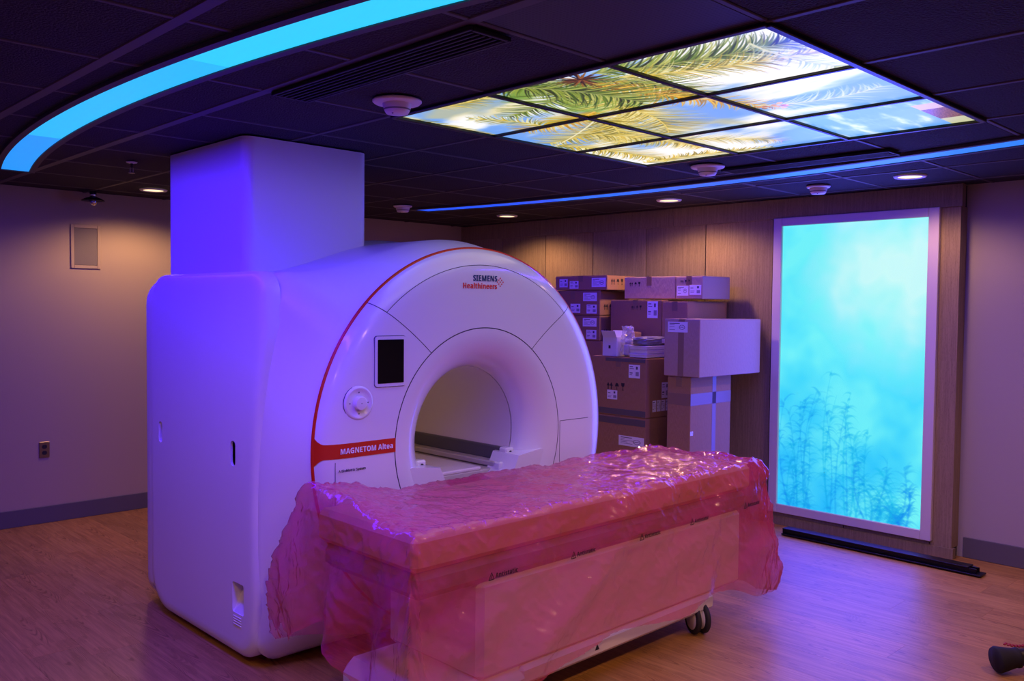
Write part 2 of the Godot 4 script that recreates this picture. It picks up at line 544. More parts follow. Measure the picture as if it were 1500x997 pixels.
func sea_picture() -> ImageTexture:
	var W := 440
	var h := 860
	var im := Image.create(W, h, false, Image.FORMAT_RGB8)
	var n := FastNoiseLite.new()
	n.seed = 31
	n.frequency = 1.0
	n.fractal_octaves = 3
	for j in h:
		for i in W:
			var u := float(i) / W
			var v := float(j) / h
			var k := n.get_noise_2d(u * 2.2, v * 4.4)
			var c := Color(0.44, 0.955, 0.98).lerp(Color(0.24, 0.86, 1.0), clampf(0.30 + 0.8 * k, 0, 1))
			c = c.lerp(Color(0.06, 0.66, 1.0), clampf((v - 0.45) * 1.0 * (1.15 - u) + 0.35 * (k + 0.1) * smoothstep(0.5, 0.9, v), 0, 0.85))
			c = c.lerp(Color(0.86, 1.0, 0.98), clampf(1.15 - Vector2((u - 0.80) / 0.62, (v - 0.16) / 0.30).length() + 0.5 * k, 0, 0.85))  # pale hot spot of the backlight, painted into the upper right
			im.set_pixel(i, j, c)
	var rng := RandomNumberGenerator.new()
	rng.seed = 77
	# water weed: bushy stems with many soft, narrow, drooping leaves
	for k in 34:
		var x0 := rng.randf_range(0.0, 0.92)
		var top: float = lerpf(0.52, 0.90, pow(absf(x0 - 0.33) / 0.60, 1.1)) + rng.randf_range(-0.05, 0.16)
		var a := Vector2(x0 * W, 1.0 * h)
		var b := Vector2((x0 + rng.randf_range(-0.10, 0.10)) * W, top * h)
		var bend := Vector2(rng.randf_range(-30, 30), 0)
		var tint := Color(0.0, 0.50, 0.96).lerp(Color(0.04, 0.72, 0.93), rng.randf())
		stroke(im, a, b, bend, 3.5, 1.5, tint, 0.10)
		for q in 30:
			var t := rng.randf_range(0.0, 1.0)
			var p := a.lerp(b, t) + bend * (4.0 * t * (1.0 - t))
			var ang := rng.randf_range(-1.2, 0.9) + (0.0 if rng.randf() < 0.5 else PI)
			var l := rng.randf_range(16, 46)
			stroke(im, p, p + Vector2(cos(ang), sin(ang) * 0.8) * l, Vector2(0, -l * 0.2), rng.randf_range(2.5, 5.5), 1.0, tint, rng.randf_range(0.03, 0.13))
	return ImageTexture.create_from_image(im)

# ------------------------------------------------------------------ scene
func _ready() -> void:
	# camera
	var cam := Camera3D.new()
	cam.name = "camera"
	cam.fov = rad_to_deg(2.0 * atan(498.5 / 1287.06))
	cam.near = 0.05
	cam.far = 60.0
	cam.transform = Transform3D(Basis(Vector3.UP, -0.769741) * Basis(Vector3.RIGHT, -0.0388666) * Basis(Vector3.BACK, 0.0097464), Vector3(-2.3355, 1.6542, 3.1808))
	add_child(cam)
	# surroundings: a closed room, nothing outside it
	var we := WorldEnvironment.new()
	we.name = "world_environment"
	var e := Environment.new()
	e.background_mode = Environment.BG_COLOR
	e.background_color = Color(0, 0, 0)
	e.tonemap_mode = Environment.TONE_MAPPER_LINEAR
	e.tonemap_exposure = 1.0
	e.sdfgi_enabled = true
	e.ssao_enabled = true
	e.ssil_enabled = true
	we.environment = e
	add_child(we)
	# large soft lights, each just in front of the fitting that it belongs to
	area("ceiling_picture_light", Vector3(1.5 * U, H - 0.03, 1.5 * U), Vector3.DOWN, Vector2(1.78, 1.78), Color(1.0, 0.82, 0.72), PALM)
	area("sea_panel_light", Vector3(3.765, 1.22, 0.336), Vector3.LEFT, Vector2(1.06, 2.1), Color(0.28, 0.04, 1.0), SEA)
	for side in [0, 1]:
		for k in 6:
			var z := -2.55 + 0.83 * k
			area("cove_strip_light", Vector3(arc_x(side, z), H - 0.016, z), Vector3.DOWN, Vector2(0.13, 0.8), Color(0.27, 0.04, 1.0), (ARCL if side == 0 else ARCR) * [0.35, 0.6, 0.95, 1.15, 1.2, 1.2][k])
	make_materials()
	build_shell()
	build_ceiling()
	build_lights()
	build_scanner()
	build_table()
	build_sea_panel()
	build_boxes()
	build_small_things()

func area(called: String, at: Vector3, towards: Vector3, size: Vector2, c: Color, energy: float) -> void:
	var l := AreaLight3D.new()
	l.name = called
	l.area_size = size
	l.light_color = c
	l.light_energy = energy
	l.area_normalize_energy = true
	l.area_range = 12.0
	l.area_attenuation = 2.0
	l.shadow_enabled = true
	var up := Vector3.BACK if absf(towards.y) > 0.3 else Vector3.UP
	l.transform = Transform3D(Basis.looking_at(towards, up), at)
	add_child(l, true)

func arc_x(side: int, z: float) -> float:
	var R := 11.1
	var sag := R - sqrt(R * R - (z + 0.5) * (z + 0.5))
	return -1.0 + sag if side == 0 else 2.685 - sag * 1.05

func plank_mesh(size: Vector3, u0: float, v0: float, along_z: bool, lengthm: float, widthm: float) -> ArrayMesh:
	# board lying in XZ (length along Z) or standing in YZ (length along Y), grain along its length
	var st := begin()
	add_bbox_sides(st, size)
	var h := size * 0.5
	st.set_smooth_group(-1)
	if along_z:
		var du := size.z / lengthm
		var dv := size.x / widthm
		quad(st, Vector3(-h.x, h.y, -h.z), Vector3(h.x, h.y, -h.z), Vector3(h.x, h.y, h.z), Vector3(-h.x, h.y, h.z), Vector3.UP, [Vector2(u0, v0), Vector2(u0, v0 + dv), Vector2(u0 + du, v0 + dv), Vector2(u0 + du, v0)])
	else:
		var du := size.y / lengthm
		var dv := size.z / widthm
		quad(st, Vector3(-h.x, -h.y, -h.z), Vector3(-h.x, -h.y, h.z), Vector3(-h.x, h.y, h.z), Vector3(-h.x, h.y, -h.z), Vector3.LEFT, [Vector2(u0, v0), Vector2(u0, v0 + dv), Vector2(u0 + du, v0 + dv), Vector2(u0 + du, v0)])
		quad(st, Vector3(-h.x, -h.y, h.z), Vector3(h.x, -h.y, h.z), Vector3(h.x, h.y, h.z), Vector3(-h.x, h.y, h.z), Vector3.BACK, [Vector2(u0, v0), Vector2(u0, v0 + size.x / widthm), Vector2(u0 + du, v0 + size.x / widthm), Vector2(u0 + du, v0)])
	return done(st)

func add_bbox_sides(st: SurfaceTool, s: Vector3) -> void:
	var h := s * 0.499
	st.set_smooth_group(-1)
	for ax in 3:
		for sg in [-1.0, 1.0]:
			var n := Vector3.ZERO
			n[ax] = sg
			var u := Vector3.ZERO
			u[(ax + 1) % 3] = h[(ax + 1) % 3]
			var v := Vector3.ZERO
			v[(ax + 2) % 3] = h[(ax + 2) % 3]
			var c := n * h[ax]
			quad(st, c - u - v, c + u - v, c + u + v, c - u + v, n)

func build_shell() -> void:
	# floor of oak vinyl planks over a slab
	var fl := struct("floor", bbox(Vector3(XP - XN + 0.4, 0.2, ZN - ZL + 0.4), 0.01), M.gap, Vector3((XP + XN) / 2, -0.106, (ZN + ZL) / 2))
	fl.set_meta("label", "oak-look vinyl plank floor across the whole room")
	var pw := 0.2286
	var pl := 1.524
	var variants := []
	for k in 16:
		variants.append(plank_mesh(Vector3(pw - 0.0007, 0.006, pl - 0.0007), (k * 0.137), (k % 4) * 0.25, true, 3.048, 0.9144))
	var rng := RandomNumberGenerator.new()
	rng.seed = 4
	var x := -3.2
	while x < XP - 0.03:
		var z := ZL - rng.randf() * 1.2
		while z < 2.9:
			var zc := z + pl / 2
			var xc := x + pw / 2
			if zc + pl / 2 > ZL + 0.05:
				var za := maxf(z, ZL)
				var xb := minf(x + pw, XP)
				var m: ArrayMesh = variants[rng.randi() % 16]
				if za > z or xb < x + pw:
					m = plank_mesh(Vector3(xb - x - 0.0007, 0.006, z + pl - za - 0.0007), rng.randf(), (rng.randi() % 4) * 0.25, true, 3.048, 0.9144)
				obj("floor_plank", m, M["oak%d" % (rng.randi() % 4)], fl, Vector3((x + xb) / 2, 0.103, (za + z + pl) / 2) - Vector3((XP + XN) / 2, 0, (ZN + ZL) / 2))
			z += pl
		x += pw
	# plain floor continues out of sight behind the camera
	# walls
	var wt := 0.15
	struct("wall_far", bbox(Vector3(XP - XN + 2 * wt, H + 0.3, wt), 0.005), M.paint_warm_lit, Vector3((XP + XN) / 2, H / 2, ZL - wt / 2))
	struct("wall_right", bbox(Vector3(wt, H + 0.3, ZN - ZL), 0.005), M.paint, Vector3(XP + wt / 2, H / 2, (ZN + ZL) / 2))
	struct("wall_left", bbox(Vector3(wt, H + 0.3, ZN - ZL), 0.005), M.paint, Vector3(XN - wt / 2, H / 2, (ZN + ZL) / 2))
	struct("wall_near", bbox(Vector3(XP - XN + 2 * wt, H + 0.3, wt), 0.005), M.paint, Vector3((XP + XN) / 2, H / 2, ZN + wt / 2))
	struct("baseboard_far", bbox(Vector3(XW - XN - 0.02, 0.127, 0.012), 0.003), M.base, Vector3((XW + XN) / 2, 0.0635, ZL + 0.006))
	struct("baseboard_right", bbox(Vector3(0.012, 0.137, ZN - 1.1), 0.003), M.base, Vector3(XP - 0.006, 0.0685, (ZN + 1.1) / 2))
	# wood cladding that carries the sea panel
	var seams := [-3.925, -3.31, -2.707, -2.106, -1.498, -0.897, -0.29, 0.32, 0.925, 1.068]
	var z0: float = seams[0]
	var z1: float = seams[9]
	var wl := struct("wall_clad", bbox(Vector3(0.10, H, z1 - z0 - 0.01), 0.002), M.gap, Vector3(XW + 0.066, H / 2, (z0 + z1) / 2 - 0.004))
	wl.set_meta("label", "grey-brown wood panelling behind the stacked boxes and the glowing panel")
	var off := wl.position
	for i in seams.size() - 1:
		var a: float = seams[i]
		var b: float = seams[i + 1]
		var last := i == seams.size() - 2
		var t := 0.117 if last else 0.02
		obj("wood_panel", plank_mesh(Vector3(t, 2.34 - 0.07, b - a - 0.008), i * 0.31, i * 0.37, false, 2.4, 1.2), M["clad%d" % (i % 3)], wl, Vector3(XW + t / 2, (2.34 + 0.07) / 2, (a + b) / 2) - off)
	for i in 2:
		var a: float = [z0, -1.2][i]
		var b: float = [-1.2, z1 + 0.012][i]
		obj("wood_fascia", plank_mesh(Vector3(0.06, 0.147, b - a - 0.003), 0.2 + i * 0.4, 0.1 + i * 0.3, false, 2.4, 1.2), M.clad1, wl, Vector3(XW + 0.005, 2.4115, (a + b) / 2) - off)
		obj("wood_plinth", plank_mesh(Vector3(0.05, 0.069, b - a - 0.003), 0.5 + i * 0.4, 0.6 + i * 0.2, false, 2.4, 1.2), M.clad1, wl, Vector3(XW + 0.013, 0.035, (a + b) / 2) - off)

func build_ceiling() -> void:
	var ce := struct("ceiling", bbox(Vector3(XP - XN + 0.4, 0.15, ZN - ZL + 0.4), 0.005), M.void_black, Vector3((XP + XN) / 2, H + 0.125, (ZN + ZL) / 2))
	ce.set_meta("label", "black suspended ceiling of square tiles in a dark metal grid")
	var off := ce.position
	var tile := bbox(Vector3(U - 0.026, 0.014, U - 0.026), 0.004)
	var rng := RandomNumberGenerator.new()
	rng.seed = 9
	for i in range(-5, 7):
		for k in range(-7, 6):
			if i >= 0 and i < 3 and k >= 0 and k < 3:
				continue
			var xa := maxf(i * U, XN)
			var xb := minf((i + 1) * U, XP)
			var za := maxf(k * U, ZL)
			var zb := minf((k + 1) * U, ZN)
			if xb - xa < 0.06 or zb - za < 0.06:
				continue
			var m: Mesh = tile
			if xb - xa < U - 0.001 or zb - za < U - 0.001:
				m = bbox(Vector3(xb - xa - 0.026, 0.014, zb - za - 0.026), 0.004)
			var mt: Material = M.tile if rng.randf() < 0.5 else M.tile_b
			var called := "ceiling_tile"
			if i == -1 and k == 2:
				mt = M.perforated
				called = "perforated_tile"
			obj(called, m, mt, ce, Vector3((xa + xb) / 2, H + 0.012, (za + zb) / 2) - off)
	for i in range(-5, 7):
		var w := 0.046 if i in [-2, -1] else 0.026
		obj("main_runner", bbox(Vector3(w, 0.03, ZN - ZL), 0.003), M.tee, ce, Vector3(i * U, H + 0.016, (ZN + ZL) / 2) - off)
		for k in range(-6, 7):
			var xa := i * U
			var xb := minf((i + 1) * U, XP)
			if xb - xa > 0.1:
				obj("cross_tee", bbox(Vector3(xb - xa - 0.03, 0.028, 0.022), 0.003), M.tee, ce, Vector3((xa + xb) / 2, H + 0.016, k * U) - off)
	# slot diffusers
	slot_diffuser(Vector3(-0.515, H, 0.61), 0.17, 1.18, "long black slot diffuser in the ceiling beside the flanged smoke detector")
	slot_diffuser(Vector3(2.30, H, 0.75), 0.15, 1.0, "long black slot diffuser between the palm picture and the thin blue light strip")

func slot_diffuser(at: Vector3, w: float, l: float, label: String) -> void:
	var t := thing("slot_diffuser", label, "air vent", at)
	obj("back_box", bbox(Vector3(w, 0.004, l), 0.001), M.void_black, t, Vector3(0, -0.003, 0))
	for s in [-1, 1]:
		obj("frame", bbox(Vector3(0.012, 0.014, l), 0.002), M.grille, t, Vector3(s * (w / 2 - 0.006), -0.009, 0))
		obj("frame", bbox(Vector3(w - 0.026, 0.014, 0.012), 0.002), M.grille, t, Vector3(0, -0.009, s * (l / 2 - 0.006)))
	for k in 6:
		obj("slat", bbox(Vector3(0.009, 0.012, l - 0.03), 0.002), M.grille, t, Vector3(-w / 2 + w * (k + 1) / 7.0, -0.011, 0))

func arc_band(side: int, x0: float, x1: float, za: float, zb: float, y0: float, y1: float, n: int) -> ArrayMesh:
	var st := begin()
	for k in n:
		var a := lerpf(za, zb, float(k) / n)
		var b := lerpf(za, zb, float(k + 1) / n)
		var A := arc_x(side, a)
		var B := arc_x(side, b)
		st.set_smooth_group(-1)
		quad(st, Vector3(A + x0, y0, a), Vector3(A + x1, y0, a), Vector3(B + x1, y0, b), Vector3(B + x0, y0, b), Vector3.DOWN)
		quad(st, Vector3(A + x0, y1, a), Vector3(A + x1, y1, a), Vector3(B + x1, y1, b), Vector3(B + x0, y1, b), Vector3.UP)
		quad(st, Vector3(A + x0, y0, a), Vector3(A + x0, y1, a), Vector3(B + x0, y1, b), Vector3(B + x0, y0, b), Vector3.LEFT)
		quad(st, Vector3(A + x1, y0, a), Vector3(A + x1, y1, a), Vector3(B + x1, y1, b), Vector3(B + x1, y0, b), Vector3.RIGHT)
	for q in [[za, -1.0], [zb, 1.0]]:
		var A := arc_x(side, q[0])
		quad(st, Vector3(A + x0, y0, q[0]), Vector3(A + x1, y0, q[0]), Vector3(A + x1, y1, q[0]), Vector3(A + x0, y1, q[0]), Vector3(0, 0, q[1]))
	return done(st)

func build_lights() -> void:
	# backlit picture of palms: nine panes in the ceiling grid
	var pic := palm_picture()
	var pm := mat(Color(0.05, 0.05, 0.05), 0.3)
	pm.emission_enabled = true
	pm.emission_texture = pic
	pm.emission = Color.WHITE
	pm.emission_operator = BaseMaterial3D.EMISSION_OP_MULTIPLY
	pm.emission_energy_multiplier = 1.0
	var t := thing("ceiling_light_panel", "backlit ceiling picture of palm fronds and sky in nine square panes", "light panel", Vector3(1.5 * U, H, 1.5 * U))
	for i in 3:
		for k in 3:
			var st := begin()
			var h := U / 2 - 0.011
			add_bbox_sides(st, Vector3(2 * h, 0.010, 2 * h))
			st.set_smooth_group(-1)
			var e := 0.011 / (3 * U)
			var u0 := i / 3.0 + e
			var u1 := (i + 1) / 3.0 - e
			var v0 := k / 3.0 + e
			var v1 := (k + 1) / 3.0 - e
			quad(st, Vector3(-h, -0.005, -h), Vector3(h, -0.005, -h), Vector3(h, -0.005, h), Vector3(-h, -0.005, h), Vector3.DOWN, [Vector2(u0, v0), Vector2(u1, v0), Vector2(u1, v1), Vector2(u0, v1)])
			obj("picture_pane", done(st), pm, t, Vector3((i - 1) * U, 0.008, (k - 1) * U))
	for i in [-0.5, 0.5]:
		obj("grid_bar", bbox(Vector3(0.020, 0.014, 3 * U), 0.003), M.black_plastic, t, Vector3(i * U, -0.001, 0))
		obj("grid_bar", bbox(Vector3(3 * U, 0.014, 0.020), 0.003), M.black_plastic, t, Vector3(0, -0.0015, i * U))
	for s in [-1.5, 1.5]:
		obj("frame_bar", bbox(Vector3(0.026, 0.016, 3 * U), 0.003), M.black_plastic, t, Vector3(s * U, -0.002, 0))
		obj("frame_bar", bbox(Vector3(3 * U, 0.016, 0.026), 0.003), M.black_plastic, t, Vector3(0, -0.0025, s * U))
	# the two long curved strips
	for side in 2:
		var za: float = [-2.98, -2.87][side]
		var zb := 2.1
		var s := thing("curved_light_strip", ["wide curved cyan-blue light strip in the ceiling above the scanner's side cover", "curved deep blue light strip in the ceiling near the wood panelling"][side], "light strip", Vector3.ZERO)
		var cuts := [za, [-1.62, -1.5][side], [0.26, 0.3][side], zb]
		for k in 3:
			var gm := glow([[Color(0.08, 0.58, 1.0), Color(0.05, 0.32, 1.0)], [Color(0.12, 0.72, 1.0), Color(0.07, 0.42, 1.0)], [Color(0.14, 0.80, 1.0), Color(0.09, 0.50, 1.0)]][k][side], 1.05)
			obj("lens", arc_band(side, -0.0775, 0.0775, cuts[k] + 0.0015, cuts[k + 1] - 0.0015, H - 0.009, H + 0.004, 16), gm, s)
		for q in [[-0.112, -0.079], [0.079, 0.112]]:
			obj("edge_rail", arc_band(side, q[0], q[1], za - 0.02, zb, H - 0.0135, H + 0.002, 40), M.tee, s)
		obj("end_cap", arc_band(side, -0.079, 0.079, za - 0.02, za - 0.001, H - 0.0135, H + 0.002, 1), M.tee, s)
	# recessed downlights
	var dl := [[Vector2(3.277, -2.69), "round downlight over the wood panelling at the room corner", DW], [Vector2(3.277, -0.883), "round downlight in the ceiling above the stacked cardboard boxes", DW], [Vector2(3.255, 0.95), "round downlight in the ceiling in front of the glowing sea panel", DW * 0.6], [Vector2(0.291, -3.339), "round downlight by the wall speaker behind the scanner", DF],
		[Vector2(-2.3, 0.2), "round downlight above the open floor beside the scanner's side cover", DL], [Vector2(0.30, 2.75), "round downlight above the open floor in front of the draped table", DN], [Vector2(2.1, 2.75), "round downlight above the open floor by the painted wall", DN], [Vector2(-1.75, 2.75), "round downlight above the doorway end of the room", DN]]
	for d in dl:
		var p: Vector2 = d[0]
		var r := thing("recessed_downlight", d[1], "downlight", Vector3(p.x, H, p.y), "round downlights in the black ceiling")
		obj("trim_ring", lathe([Vector2(0.070, 0.0), Vector2(0.072, -0.007), Vector2(0.090, -0.009), Vector2(0.096, -0.003), Vector2(0.097, 0.001)], 40), M.white_trim, r)
		obj("lamp_lens", lathe([Vector2(0.0, -0.004), Vector2(0.074, -0.004), Vector2(0.074, 0.001)], 40), glow(Color(1.0, 0.88, 0.68), 1.6), r)
		var l := SpotLight3D.new()
		l.name = "lamp"
		l.position = Vector3(0, -0.02, 0)
		l.rotation_degrees = Vector3(-90, 0, 0)
		l.light_color = Color(1.0, 0.74, 0.54)
		l.light_energy = d[2]
		l.light_size = 0.07
		l.spot_range = 14.0
		l.spot_attenuation = 2.0
		l.spot_angle = 78.0
		l.spot_angle_attenuation = 0.5
		l.shadow_enabled = true
		r.add_child(l, true)

# ------------------------------------------------------------------ the scanner
func body_outline() -> Array:
	var p := []
	var hw := 1.085
	for k in 41:
		p.append(Vector2(CX - hw + 0.10 + (2 * hw - 0.20) * (1.0 - k / 40.0), 0.035))
	for k in 6:
		var a := PI * 1.5 - PI / 2 * k / 6.0
		p.append(Vector2(CX - hw + 0.10 + 0.10 * cos(a), 0.135 + 0.10 * sin(a)))
	for k in 41:
		p.append(Vector2(CX - hw, lerpf(0.135, 1.66, k / 40.0)))
	for k in 9:
		var a := PI - PI / 2 * k / 9.0
		p.append(Vector2(CX - hw + 0.14 + 0.14 * cos(a), 1.66 + 0.14 * sin(a)))
	var xa := CX - hw + 0.14
	for k in 81:
		var x := lerpf(xa, 2 * CX - xa, k / 80.0)
		var d := minf(1.0, absf(x - CX) / 0.945)
		p.append(Vector2(x, 1.80 + 0.20 * (0.5 + 0.5 * cos(PI * d))))
	for k in range(8, -1, -1):
		var a := PI - PI / 2 * k / 9.0
		p.append(Vector2(CX + hw - 0.14 - 0.14 * cos(a), 1.66 + 0.14 * sin(a)))
	for k in 41:
		p.append(Vector2(CX + hw, lerpf(1.66, 0.135, k / 40.0)))
	for k in range(5, -1, -1):
		var a := PI * 1.5 - PI / 2 * k / 6.0
		p.append(Vector2(CX + hw - 0.10 - 0.10 * cos(a), 0.135 + 0.10 * sin(a)))
	# the flank away from the flat side cover stays within the round of the front
	for k in p.size():
		var d: Vector2 = p[k] - Vector2(CX, CY)
		var t := smoothstep(0.05, 0.45, d.x)
		if d.length() > 0.93 and t > 0.0:
			p[k] = Vector2(CX, CY) + d.normalized() * lerpf(d.length(), 0.93, t)
	return p

func build_scanner() -> void:
	var t := thing("mri_scanner", "large white MRI scanner with a round front face and orange edge line", "MRI scanner", Vector3.ZERO)
	var ol := body_outline()
	var ctr := Vector2(CX, CY)
	var st := begin()
	st.set_smooth_group(0)
	var rows := []
	var levels := [[-1.80, 0.90, 0.0], [-1.74, 0.965, 0.0], [-1.66, 0.993, 0.0], [-1.58, 1.0, 0.0], [-1.2, 1.0, 0.0], [-0.8, 1.0, 0.0], [-0.46, 1.0, 0.0], [-0.43, 1.0, 0.0]]
	for k in 15:
		var u := k / 14.0
		levels.append([-0.40 + 0.238 * u, 1.0, u])
	for lv in levels:
		var row := []
		for q in ol:
			var b: Vector2 = ctr + (q - ctr) * lv[1]
			var dir: Vector2 = (q - ctr).normalized()
			var ring := ctr + dir * 0.952
			var u: float = lv[2]
			# corners leave the body earlier than the flanks do
			var far := clampf(((q - ctr).length() - 1.0) / 0.4, 0.0, 1.0)
			var uu := pow(u, lerpf(1.5, 1.05, far))
			var s := b.lerp(ring, uu)
			# the flank is set back where the side cover hangs in front of it
			if lv[0] > -1.57 and lv[0] < -0.455 and s.y > 0.12 and s.y < 1.70:
				s.x = maxf(s.x, -0.34)
			row.append(Vector3(s.x, maxf(s.y, 0.035), lv[0]))
		rows.append(row)
	for i in rows.size() - 1:
		var n: int = rows[i].size()
		for k in n:
			var a: Vector3 = rows[i][k]
			var b: Vector3 = rows[i][(k + 1) % n]
			var c: Vector3 = rows[i + 1][(k + 1) % n]
			var d: Vector3 = rows[i + 1][k]
			var mid := (a + c) * 0.5
			quad(st, a, b, c, d, Vector3(mid.x - CX, mid.y - CY, 0.3 if i > 7 else 0.0))
	# rear closure with its opening round the bore
	for k in ol.size():
		var a: Vector3 = rows[0][k]
		var b: Vector3 = rows[0][(k + 1) % ol.size()]
		var ra := Vector2(a.x - CX, a.y - CY).normalized() * 0.36
		var rb := Vector2(b.x - CX, b.y - CY).normalized() * 0.36
		quad(st, a, b, Vector3(CX + rb.x, CY + rb.y, -1.80), Vector3(CX + ra.x, CY + ra.y, -1.80), Vector3(0, 0, -1))
	obj("body_housing", done(st), M.shell, t)
	# plinth the housing stands on
	obj("plinth", bbox(Vector3(1.9, 0.05, 1.15), 0.005), M.gap, t, Vector3(CX, 0.026, -1.06))
	# hood on top towards the back
	st = begin()
	st.set_smooth_group(0)
	var hood := []
	for i in 13:
		var a := PI * i / 12.0
		var row := []
		for k in 33:
			var x := lerpf(-0.72, 0.72, k / 32.0)
			var hgt := 0.105 * pow(maxf(0.0, 1.0 - pow(absf(x) / 0.72, 3.0)), 0.5)
			row.append(Vector3(CX + 0.22 + x * 0.72, 1.945 + hgt * sin(a) - 0.07 * pow(absf(x) / 0.72, 2.0), -1.32 - 0.36 * cos(a)))
		hood.append(row)
	for i in 12:
		for k in 32:
			quad(st, hood[i][k], hood[i][k + 1], hood[i + 1][k + 1], hood[i + 1][k], Vector3(0, 1, 0))
	obj("rear_hood", done(st), M.shell, t)
	# flat side cover with rounded corners
	for side in [-1]:
		var sc := side_cover(side)
		var o := obj("side_cover", sc, M.shell, t)
		if side == -1:
			for q in 3:
				obj(["handle_slot", "handle_slot", "service_recess"][q], hole_lining(COVER_HOLES[q]), M.shell, o)
			for r in 4:
				obj("louvre", bbox(Vector3(0.004, 0.005, 0.075), 0.0015), M.shell, o, Vector3(-0.456, 0.212 - r * 0.012, -0.56))
	# cover round the quench pipe up to the ceiling
	var q := prism(rounded(0.729, 0.920, 0.055), 1.72, H - 0.004, Vector3(0.1025, 0, -1.315), Vector3(1, 0, 0), Vector3(0, 0, 1), Vector3(0, 1, 0))
	obj("quench_pipe_cover", q, M.shell, t)
	obj("cover_foot_gap", prism(rounded(0.70, 0.89, 0.05), 1.70, 1.90, Vector3(0.1025, 0, -1.315), Vector3(1, 0, 0), Vector3(0, 0, 1), Vector3(0, 1, 0)), M.gap, t)
	# front: dark backing in the joints, then the panels
	st = begin()
	sector(st, profile_between(0.50, 0.952, 24, -0.006), 0.0, TAU, Vector2(0.2, 1), 96)
	obj("front_backing", done(st), M.joint, t)
	st = begin()
	sector(st, [Vector2(0.940, -0.172), Vector2(0.957, -0.170), Vector2(0.962, -0.163), Vector2(0.960, -0.156), Vector2(0.952, -0.153)], deg_to_rad(-62), deg_to_rad(242), Vector2(1, 0.6), 120)
	obj("orange_trim_ring", done(st), M.orange, t)
	var aL := deg_to_rad(128.0)     # joint between top and left panel, near the bore
	var aR := deg_to_rad(52.0)
	var j := 0.0019
	st = begin()
	face_panel(st, 0.557, 0.868, [aR, deg_to_rad(45.0)], [aL, deg_to_rad(135.0)], j)
	obj("face_panel", done(st), M.front, t)
	st = begin()
	face_panel(st, 0.871, 0.954, [deg_to_rad(46.5), deg_to_rad(45.0)], [deg_to_rad(133.5), deg_to_rad(135.0)], j)
	obj("edge_lip", done(st), M.front, t)
	# joints swing outwards as they run to the rim
	st = begin()
	face_panel(st, 0.557, 0.954, [aL, deg_to_rad(135.0)], [deg_to_rad(269.8), deg_to_rad(269.8)], j)
	obj("face_panel", done(st), M.front, t)
	st = begin()
	face_panel(st, 0.557, 0.954, [deg_to_rad(-89.8), deg_to_rad(-89.8)], [aR, deg_to_rad(45.0)], j)
	obj("face_panel", done(st), M.front, t)
	# flared mouth and the bore tube
	st = begin()
	var pf := []
	for k in 19:
		var a := PI / 2 * k / 18.0
		pf.append(Vector2(0.552 - 0.20 * sin(a), -0.10 - 0.16 * (1.0 - cos(a))))
	sector(st, pf, 0.0, TAU, Vector2(-0.7, 1), 128)
	obj("bore_funnel", done(st), M.front, t)
	st = begin()
	sector(st, [Vector2(0.356, -0.258), Vector2(0.356, -0.264)], 0.0, TAU, Vector2(-1, 0), 96)
	obj("bore_joint", done(st), M.gap, t)
	st = begin()
	sector(st, [Vector2(0.352, -0.264), Vector2(0.350, -0.30), Vector2(0.350, -0.7), Vector2(0.350, -1.2), Vector2(0.350, -1.66), Vector2(0.36, -1.72), Vector2(0.42, -1.79), Vector2(0.5, -1.81)], 0.0, TAU, Vector2(-1, -0.2), 96)
	obj("bore_tube", done(st), M.bore, t)
	# added light strip, out of view, to brighten the inside of the bore
	var la := deg_to_rad(152.0)
	var ls := obj("added_bore_light", bbox(Vector3(0.03, 0.004, 1.1), 0.001), glow(Color(1.0, 0.82, 0.66), 0.35), t, Vector3(CX + cos(la) * 0.345, CY + sin(la) * 0.345, -1.05))
	ls.rotation.z = la - PI / 2
	area("added_bore_strip_light", Vector3(CX + cos(la) * 0.335, CY + sin(la) * 0.335, -1.05), Vector3(-cos(la), -sin(la), 0), Vector2(0.03, 1.1), Color(1.0, 0.78, 0.62), BORE)
	# bed track in the bore
	obj("bore_bed", bbox(Vector3(0.50, 0.03, 1.40), 0.006), M.bed, t, Vector3(CX, 0.765, -0.98))
	obj("bore_track", bbox(Vector3(0.30, 0.02, 1.40), 0.006), M.bore, t, Vector3(CX, 0.788, -0.98))
	for s in [-1, 1]:
		obj("bore_rail", bbox(Vector3(0.03, 0.075, 1.35), 0.006), M.rail, t, Vector3(CX + s * 0.305, 0.850, -0.95))
		obj("bore_ledge", bbox(Vector3(0.075, 0.03, 1.36), 0.006), M.bed, t, Vector3(CX + s * 0.268, 0.800, -0.95))
		var be := obj("rail_end_block", bbox(Vector3(0.062, 0.085, 0.06), 0.008), M.front, t, Vector3(CX + s * 0.303, 0.848, -0.248))
		obj("lower_end_block", bbox(Vector3(0.085, 0.05, 0.05), 0.008), M.front, t, Vector3(CX + s * 0.262, 0.795, -0.236))
		obj("bolt", lathe([Vector2(0, -0.004), Vector2(0.007, -0.004), Vector2(0.007, 0.004), Vector2(0, 0.004)], 12), M.slot, be, Vector3(0, 0.02, 0.032)).rotation.x = PI / 2
		# docking shelf that flattens the foot of the funnel
		var sh := PackedVector2Array([Vector2(-0.30, -0.33), Vector2(-0.30, -0.04), Vector2(-0.17, 0.0), Vector2(0.0, -0.02), Vector2(0.04, -0.10), Vector2(0.10, -0.14), Vector2(0.10, -0.33)])
		var pp := PackedVector2Array()
		for v in sh:
			pp.append(Vector2(v.x * -s, v.y))
		obj("docking_shelf", prism(pp, -0.32, -0.115, Vector3(CX + s * 0.27, 0.885, 0), Vector3(1, 0, 0), Vector3(0, 1, 0), Vector3(0, 0, 1)), M.front, t)
	# orange name band
	st = begin()
	st.set_smooth_group(0)
	var xs := []
	for k in 41:
		xs.append(lerpf(-0.303, 0.098, k / 40.0))
